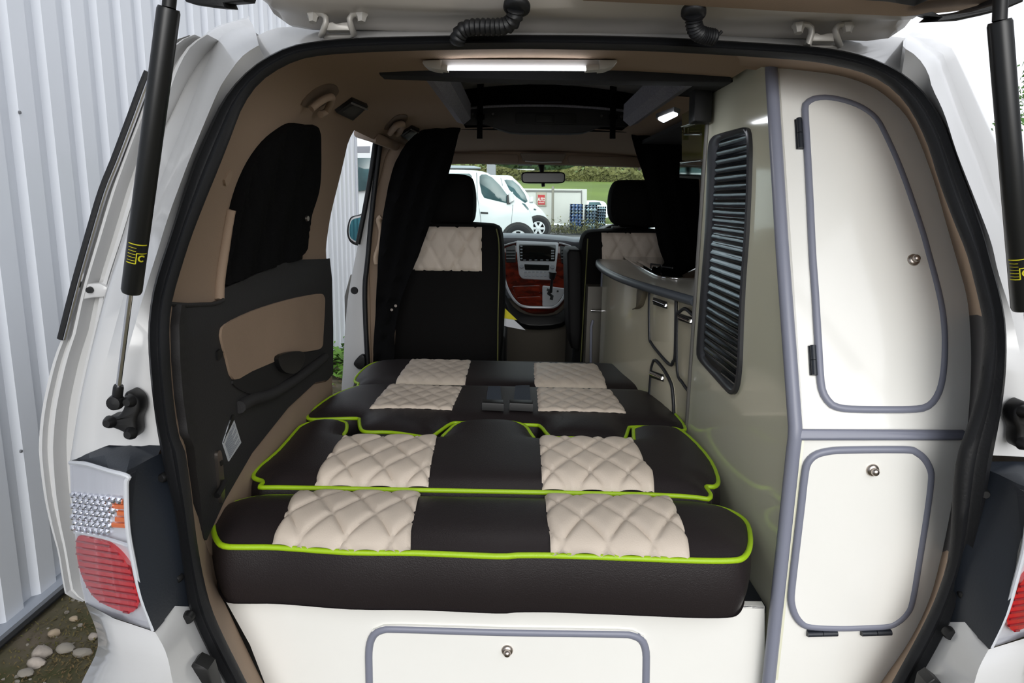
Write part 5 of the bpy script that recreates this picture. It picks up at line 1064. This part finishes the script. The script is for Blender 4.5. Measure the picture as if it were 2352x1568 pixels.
vehicle('car', 'pale car seen behind the steering wheel at the right', 'car', smooth([(1440, 522), (1462, 514), (1490, 512), (1520, 514), (1540, 530), (1540, 560), (1440, 560)], True, 2), 19., 1.6, [[(1464, 517), (1490, 516), (1496, 526), (1460, 527)]], [(1500, 560, 16)], [], [], None)
vehicle('panel_van', 'white van at the far right edge beside the right gas strut', 'van', [(2290, 352), (2500, 350), (2500, 470), (2290, 470)], 15., 1.9, [[(2330, 360), (2400, 360), (2400, 385), (2330, 385)]], [(2420, 470, 30)], [], [], 'parked white vans')
# ------- white trailer with sign, posts, crates
tr = thing('box_trailer', 'long white box trailer with grey top strip behind the parked vans', 'trailer', tuple(P(1270, 520, Y=26.5)))
def T(a, b, y=26.5): return P(a, b, Y=y)
TRW = mat('trailer_white', (214, 214, 208), .5, vary=.06, vscale=.6)
G().slab([T(1130, 432), (T(1348, 434)), T(1348, 512), T(1130, 512)], (0, 2.2, 0)).build('body', TRW, tr)
G().slab([T(1150, 436, 26.47), T(1336, 437.5, 26.47), T(1336, 441.5, 26.47), T(1150, 440, 26.47)], (0, .03, 0)).build('top_strip', mat('strip_grey', (120, 120, 116), .6), tr)
G().slab([T(1335, 437, 26.46), T(1337, 437, 26.46), T(1337, 510, 26.46), T(1335, 510, 26.46)], (0, .04, 0)).build('corner_post', mat('strip_grey', (120, 120, 116), .6), tr)
g = G(); [g.box((T(a, 512).x, 26.8, gz(26)), (T(a, 512).x+.4, 28.4, T(a, 508).z)) for a in (1180, 1320)]; g.build('support', BLACKP, tr)
sg = thing('sign', 'red sign with white capitals in a pale frame on the trailer side', 'sign', tuple(T(1243, 474, 26.4)))
G().slab([T(a, b, 26.42) for a, b in ((1232, 441.5), (1255, 442), (1255, 473.5), (1232, 473))], (0, .05, 0), .01).build('frame', mat('sign_frame', (176, 168, 152), .6), sg)
G().slab([T(a, b, 26.41) for a, b in ((1235.5, 447), (1251.5, 447.5), (1251.5, 470), (1235.5, 469.5))], (0, .02, 0)).build('panel', mat('sign_red', (190, 34, 40), .5), sg)
c = T(1243.5, 458.5, 26.395); text('lettering', 'AUTO', .105, Matrix.Translation(c) @ Matrix.Rotation(math.pi/2, 4, 'X') @ Matrix.Diagonal((.9, 1.7, 1, 1)), mat('sign_white', (232, 226, 220), .6), sg, .002, .004)
g = G(); g.slab([T(a, b, 26.4) for a, b in ((1237, 464.5), (1250, 464.5), (1250, 466), (1237, 466))], (0, .005, 0)); g.build('underline', mat('sign_white', (232, 226, 220), .6), sg)
po = G().tube([T(1270, 428, 25.9), T(1269, 534, 25.9)], .045, seg=8).build('sign_post', mat('post_grey', (150, 146, 134), .7), None); tag(po, 'thin grey post standing in front of the white trailer', 'post')
BLUE = [mat('crate_blue', (44, 84, 140), .5), mat('crate_blue_grey', (70, 96, 118), .5), mat('crate_pale', (168, 196, 208), .5)]
def crate(c, w, d, h):
    g = G(); t = .03
    for x0, x1, y0, y1 in ((-w/2, w/2, -d/2, -d/2+t), (-w/2, w/2, d/2-t, d/2), (-w/2, -w/2+t, -d/2, d/2), (w/2-t, w/2, -d/2, d/2)):
        g.box((c.x+x0, c.y+y0, c.z+h*.55), (c.x+x1, c.y+y1, c.z+h)); g.box((c.x+x0, c.y+y0, c.z), (c.x+x1, c.y+y1, c.z+h*.3))
    for sx in (-1, -.35, .35, 1):
        for sy in (-1, 1): g.box((c.x+sx*(w/2-t)-t*.7, c.y+sy*(d/2-t/2)-t/2, c.z), (c.x+sx*(w/2-t)+t*.7, c.y+sy*(d/2-t/2)+t/2, c.z+h))
    g.box((c.x-w/2, c.y-d/2, c.z), (c.x+w/2, c.y+d/2, c.z+.015)); return g
for si, (px, top_, bot_, wpx, col, nm) in enumerate(((1322, 468, 528, 27, 0, 'left'), (1355, 470, 528, 25, 1, 'middle'), (1379, 474, 528, 18, 1, 'right'))):
    Yc = 25.0+si*.15; bt = P(px, bot_, Y=Yc); tz = P(px, top_, Y=Yc).z; n = 8; h = (tz-bt.z)/n; w = wpx*Yc/FPX
    for k in range(n):
        ordn = ['bottom', 'second', 'third', 'fourth', 'fifth', 'sixth', 'seventh', 'top'][k]
        m = BLUE[(col+(1 if (k*7+si*3) % 5 == 0 else 0)) % 3]
        o = crate(V((bt.x, Yc, bt.z+h*k)), w, .5, h*.97).build('crate', m, None)
        tag(o, '%s crate from the ground in the %s blue stack by the trailer' % (ordn, nm) if k not in (0, 7) else '%s crate of the %s blue stack by the trailer' % (ordn, nm), 'crate', 'stacked blue crates')
wd = G()
for i in range(26):
    a = 1262+i*6; p = P(a, 536, Y=24.4); q = leafclump(38, (p.x, 24.4, p.z-.02), (.12, .15, .17 if i % 3 else .25), .14, 40+i, 1.); wd.add(q.v, q.f)
tag(wd.build('weeds', mat('dry_weeds', (116, 116, 74), .9, vary=.35, vscale=3), None, sm=10), 'tall dry weeds in front of the trailer and the crates', 'weeds', kind='stuff')
# ------- hedgerows and trees
LEAFM = [mat('tree_green', (82, 98, 58), .9, vary=.35, vscale=.8), mat('tree_olive', (112, 112, 66), .9, vary=.35, vscale=.8), mat('tree_grey', (96, 106, 92), .9, vary=.3, vscale=.8)]; BARK = mat('bark', (84, 74, 62), .9)
def tree(base, h, w, seed, m, label, group, dens=420, leaf=.5):
    t = thing('tree', label, 'tree', tuple(base), group); rnd = random.Random(seed); g = G()
    cl = [(rnd.gauss(0, .3)*w, rnd.gauss(0, .25)*w, h*(.62+rnd.gauss(0, .17))) for _ in range(7)]
    for i in range(dens):
        c = cl[i % 7]; p = V((base[0]+c[0]+rnd.gauss(0, .17)*w, base[1]+c[1]+rnd.gauss(0, .17)*w, base[2]+max(h*.12, c[2]+rnd.gauss(0, .13)*h)))
        u = V((rnd.gauss(0, 1), rnd.gauss(0, 1), rnd.gauss(0, 1))).normalized(); v = u.orthogonal().normalized()*leaf*rnd.uniform(.5, 1.1); u = u*leaf*rnd.uniform(.5, 1.1)
        g.add([p-u, p+v*.6, p+u, p-v*.6], [(0, 1, 2, 3)])
    g.build('foliage', m, t, sm=10)
    b = V(base); G().tube([b-V((0, 0, .2)), b+V((.02*h, 0, h*.35)), b+V((-.01*h, 0, h*.75))], [h*.03, h*.02, h*.006], seg=7).build('trunk', BARK, t); return t
# x pixel, top y, distance
TR = [(1122, 376, 120, 'tree just right of the pop top van roof on the skyline'), (1148, 380, 125, 'tree above the second white van on the skyline'), (1172, 378, 118, 'leafy tree left of the interior mirror on the skyline'), (1212, 380, 130, 'tree above the left end of the interior mirror'), (1280, 384, 120, 'tree above the right end of the interior mirror'), (1318, 384, 110, 'broad tree just right of the interior mirror'), (1348, 384, 100, 'tall bare looking tree right of the mirror'), (1378, 386, 112, 'tree near the middle of the right hedgerow'), (1406, 388, 108, 'tree above the driver headrest, left side'), (1432, 389, 118, 'tree above the driver headrest'), (1456, 391, 104, 'tree at the edge of the right curtain')]
for i, (a, b, d, l) in enumerate(TR):
    base = V((P(a, 400, Y=d).x, d, fz(d))); top = P(a, b-3, Y=d).z; h = max(3., top-base.z); tree(tuple(base), h, 2.2, i+10, LEAFM[i % 3], l, 'trees on the skyline', 420, .42)
hg = G(); rnd = random.Random(8)
for i in range(3400):
    y = rnd.choice([60, 62, 64]); x = rnd.uniform(-8, 20); p = V((x, y, fz(y)+abs(rnd.gauss(0, .5)))); u = V((rnd.gauss(0, 1), rnd.gauss(0, 1), rnd.gauss(0, 1))).normalized(); v = u.orthogonal().normalized()*.24; hg.add([p-u*.26, p+v, p+u*.26, p-v], [(0, 1, 2, 3)])
tag(hg.build('hedge', LEAFM[1], None, sm=10), 'long hedge crossing behind the green field', 'hedge', kind='stuff')
hl = G(); hl.loft([[V((x, y, z+3*math.sin(x*.02+1))) for x in np.linspace(-200, 200, 30)] for y, z in ((250, 9), (300, 20), (360, 24))]); struct(hl.build('hill', mat('hill_green', (112, 124, 92), .95, vary=.25, vscale=.05), None))
for i, (a, b, d, l) in enumerate(((2292, 262, 22., 'green tree beyond the right gas strut'), (2345, 256, 24., 'green tree cut by the right picture edge'))):
    base = V((P(a, 400, Y=d).x, d, gz(d))); h = P(a, b-4, Y=d).z-base.z; tree(tuple(base), h, 1.0, 70+i, mat('right_tree_green', (66, 104, 40), .8, vary=.3, vscale=2), l, 'trees at the right', 700, .13)
fn = G(); a0, a1 = P(2270, 300, Y=14.), P(2600, 300, Y=14.); fn.box((a0.x-.3, 14., .12), (a1.x, 14.1, a0.z)); tag(fn.build('white_fence', mat('fence_white', (220, 222, 226), .6), None), 'plain white fence at the far right below the trees', 'fence')
wb = G().slab([P(a, b, Y=29.3) for a, b in ((1118, 372), (1138, 372), (1138, 540), (1118, 540))], (0, .8, 0)); tag(wb.build('grey_hut', mat('hut_grey', (150, 152, 158), .7), None), 'grey upright structure behind the pop top van roof', 'hut')
# ================================================================== LIGHT
w = bpy.data.worlds.new('world'); scene.world = w; w.use_nodes = True; nt = w.node_tree; bg = nt.nodes['Background']
tc = nt.nodes.new('ShaderNodeTexCoord'); sx = nt.nodes.new('ShaderNodeSeparateXYZ'); nt.links.new(tc.outputs['Generated'], sx.inputs[0])
cr_ = nt.nodes.new('ShaderNodeValToRGB'); mr = nt.nodes.new('ShaderNodeMapRange'); mr.inputs['From Min'].default_value = -1; mr.inputs['From Max'].default_value = 1
nt.links.new(sx.outputs['Y'], mr.inputs['Value']); nt.links.new(mr.outputs['Result'], cr_.inputs['Fac'])
dt = nt.nodes.new('ShaderNodeVectorMath'); dt.operation = 'DOT_PRODUCT'; nt.links.new(tc.outputs['Generated'], dt.inputs[0]); dt.inputs[1].default_value = V((.04, -.95, .30)).normalized()
mx_ = nt.nodes.new('ShaderNodeMath'); mx_.operation = 'MAXIMUM'; nt.links.new(dt.outputs['Value'], mx_.inputs[0]); mx_.inputs[1].default_value = 0.
pw_ = nt.nodes.new('ShaderNodeMath'); pw_.operation = 'POWER'; nt.links.new(mx_.outputs[0], pw_.inputs[0]); pw_.inputs[1].default_value = 14.
nt.nodes.remove(mr); nt.links.new(pw_.outputs[0], cr_.inputs['Fac'])
e = cr_.color_ramp.elements; e[0].position = 0.; e[0].color = (.96, .99, 1.05, 1); e[1].position = 1.; e[1].color = (6.3, 6.25, 6.15, 1)
cl_ = nt.nodes.new('ShaderNodeTexNoise'); cl_.inputs['Scale'].default_value = 2.2; cl_.inputs['Detail'].default_value = 5; nt.links.new(tc.outputs['Generated'], cl_.inputs['Vector'])
c2_ = nt.nodes.new('ShaderNodeMapRange'); c2_.inputs['To Min'].default_value = .86; c2_.inputs['To Max'].default_value = 1.14; nt.links.new(cl_.outputs['Fac'], c2_.inputs['Value'])
ml_ = nt.nodes.new('ShaderNodeVectorMath'); ml_.operation = 'SCALE'; nt.links.new(cr_.outputs['Color'], ml_.inputs[0]); nt.links.new(c2_.outputs['Result'], ml_.inputs['Scale'])
mg_ = nt.nodes.new('ShaderNodeMapRange'); mg_.interpolation_type = 'SMOOTHSTEP'; mg_.inputs['From Min'].default_value = .60; mg_.inputs['From Max'].default_value = .92; mg_.inputs['To Min'].default_value = 1.; mg_.inputs['To Max'].default_value = .55
nt.links.new(sx.outputs['X'], mg_.inputs['Value']); mg_.inputs['From Min'].default_value = .60; mg_.inputs['From Max'].default_value = .85; mg_.inputs['To Min'].default_value = 0.; mg_.inputs['To Max'].default_value = .72
mz_ = nt.nodes.new('ShaderNodeMapRange'); mz_.interpolation_type = 'SMOOTHSTEP'; mz_.inputs['From Min'].default_value = .35; mz_.inputs['From Max'].default_value = .7; mz_.inputs['To Min'].default_value = 1.; mz_.inputs['To Max'].default_value = 0.
nt.links.new(sx.outputs['Z'], mz_.inputs['Value']); mu_ = nt.nodes.new('ShaderNodeMath'); mu_.operation = 'MULTIPLY'; nt.links.new(mg_.outputs['Result'], mu_.inputs[0]); nt.links.new(mz_.outputs['Result'], mu_.inputs[1])
mi_ = nt.nodes.new('ShaderNodeMath'); mi_.operation = 'SUBTRACT'; mi_.inputs[0].default_value = 1.; nt.links.new(mu_.outputs[0], mi_.inputs[1]); m2_ = nt.nodes.new('ShaderNodeVectorMath'); m2_.operation = 'SCALE'; nt.links.new(ml_.outputs['Vector'], m2_.inputs[0]); nt.links.new(mi_.outputs[0], m2_.inputs['Scale'])
nt.links.new(m2_.outputs['Vector'], bg.inputs['Color']); bg.inputs['Strength'].default_value = 1.0
ld = bpy.data.lights.new('strip_glow', 'AREA'); ld.shape = 'RECTANGLE'; ld.size = .30; ld.size_y = .012; ld.energy = .8; lo_ = bpy.data.objects.new('strip_glow', ld); COL.objects.link(lo_); lo_.matrix_world = Matrix.Translation(P(1190, 168, Y=1.59)) 
scene.view_settings.view_transform = 'Standard'; scene.view_settings.look = 'None'; scene.view_settings.gamma = 1.0; scene.view_settings.use_curve_mapping = False
scene.view_settings.exposure = .42
scene.cycles.use_denoising = True; scene.cycles.max_bounces = 10; scene.cycles.transparent_max_bounces = 12
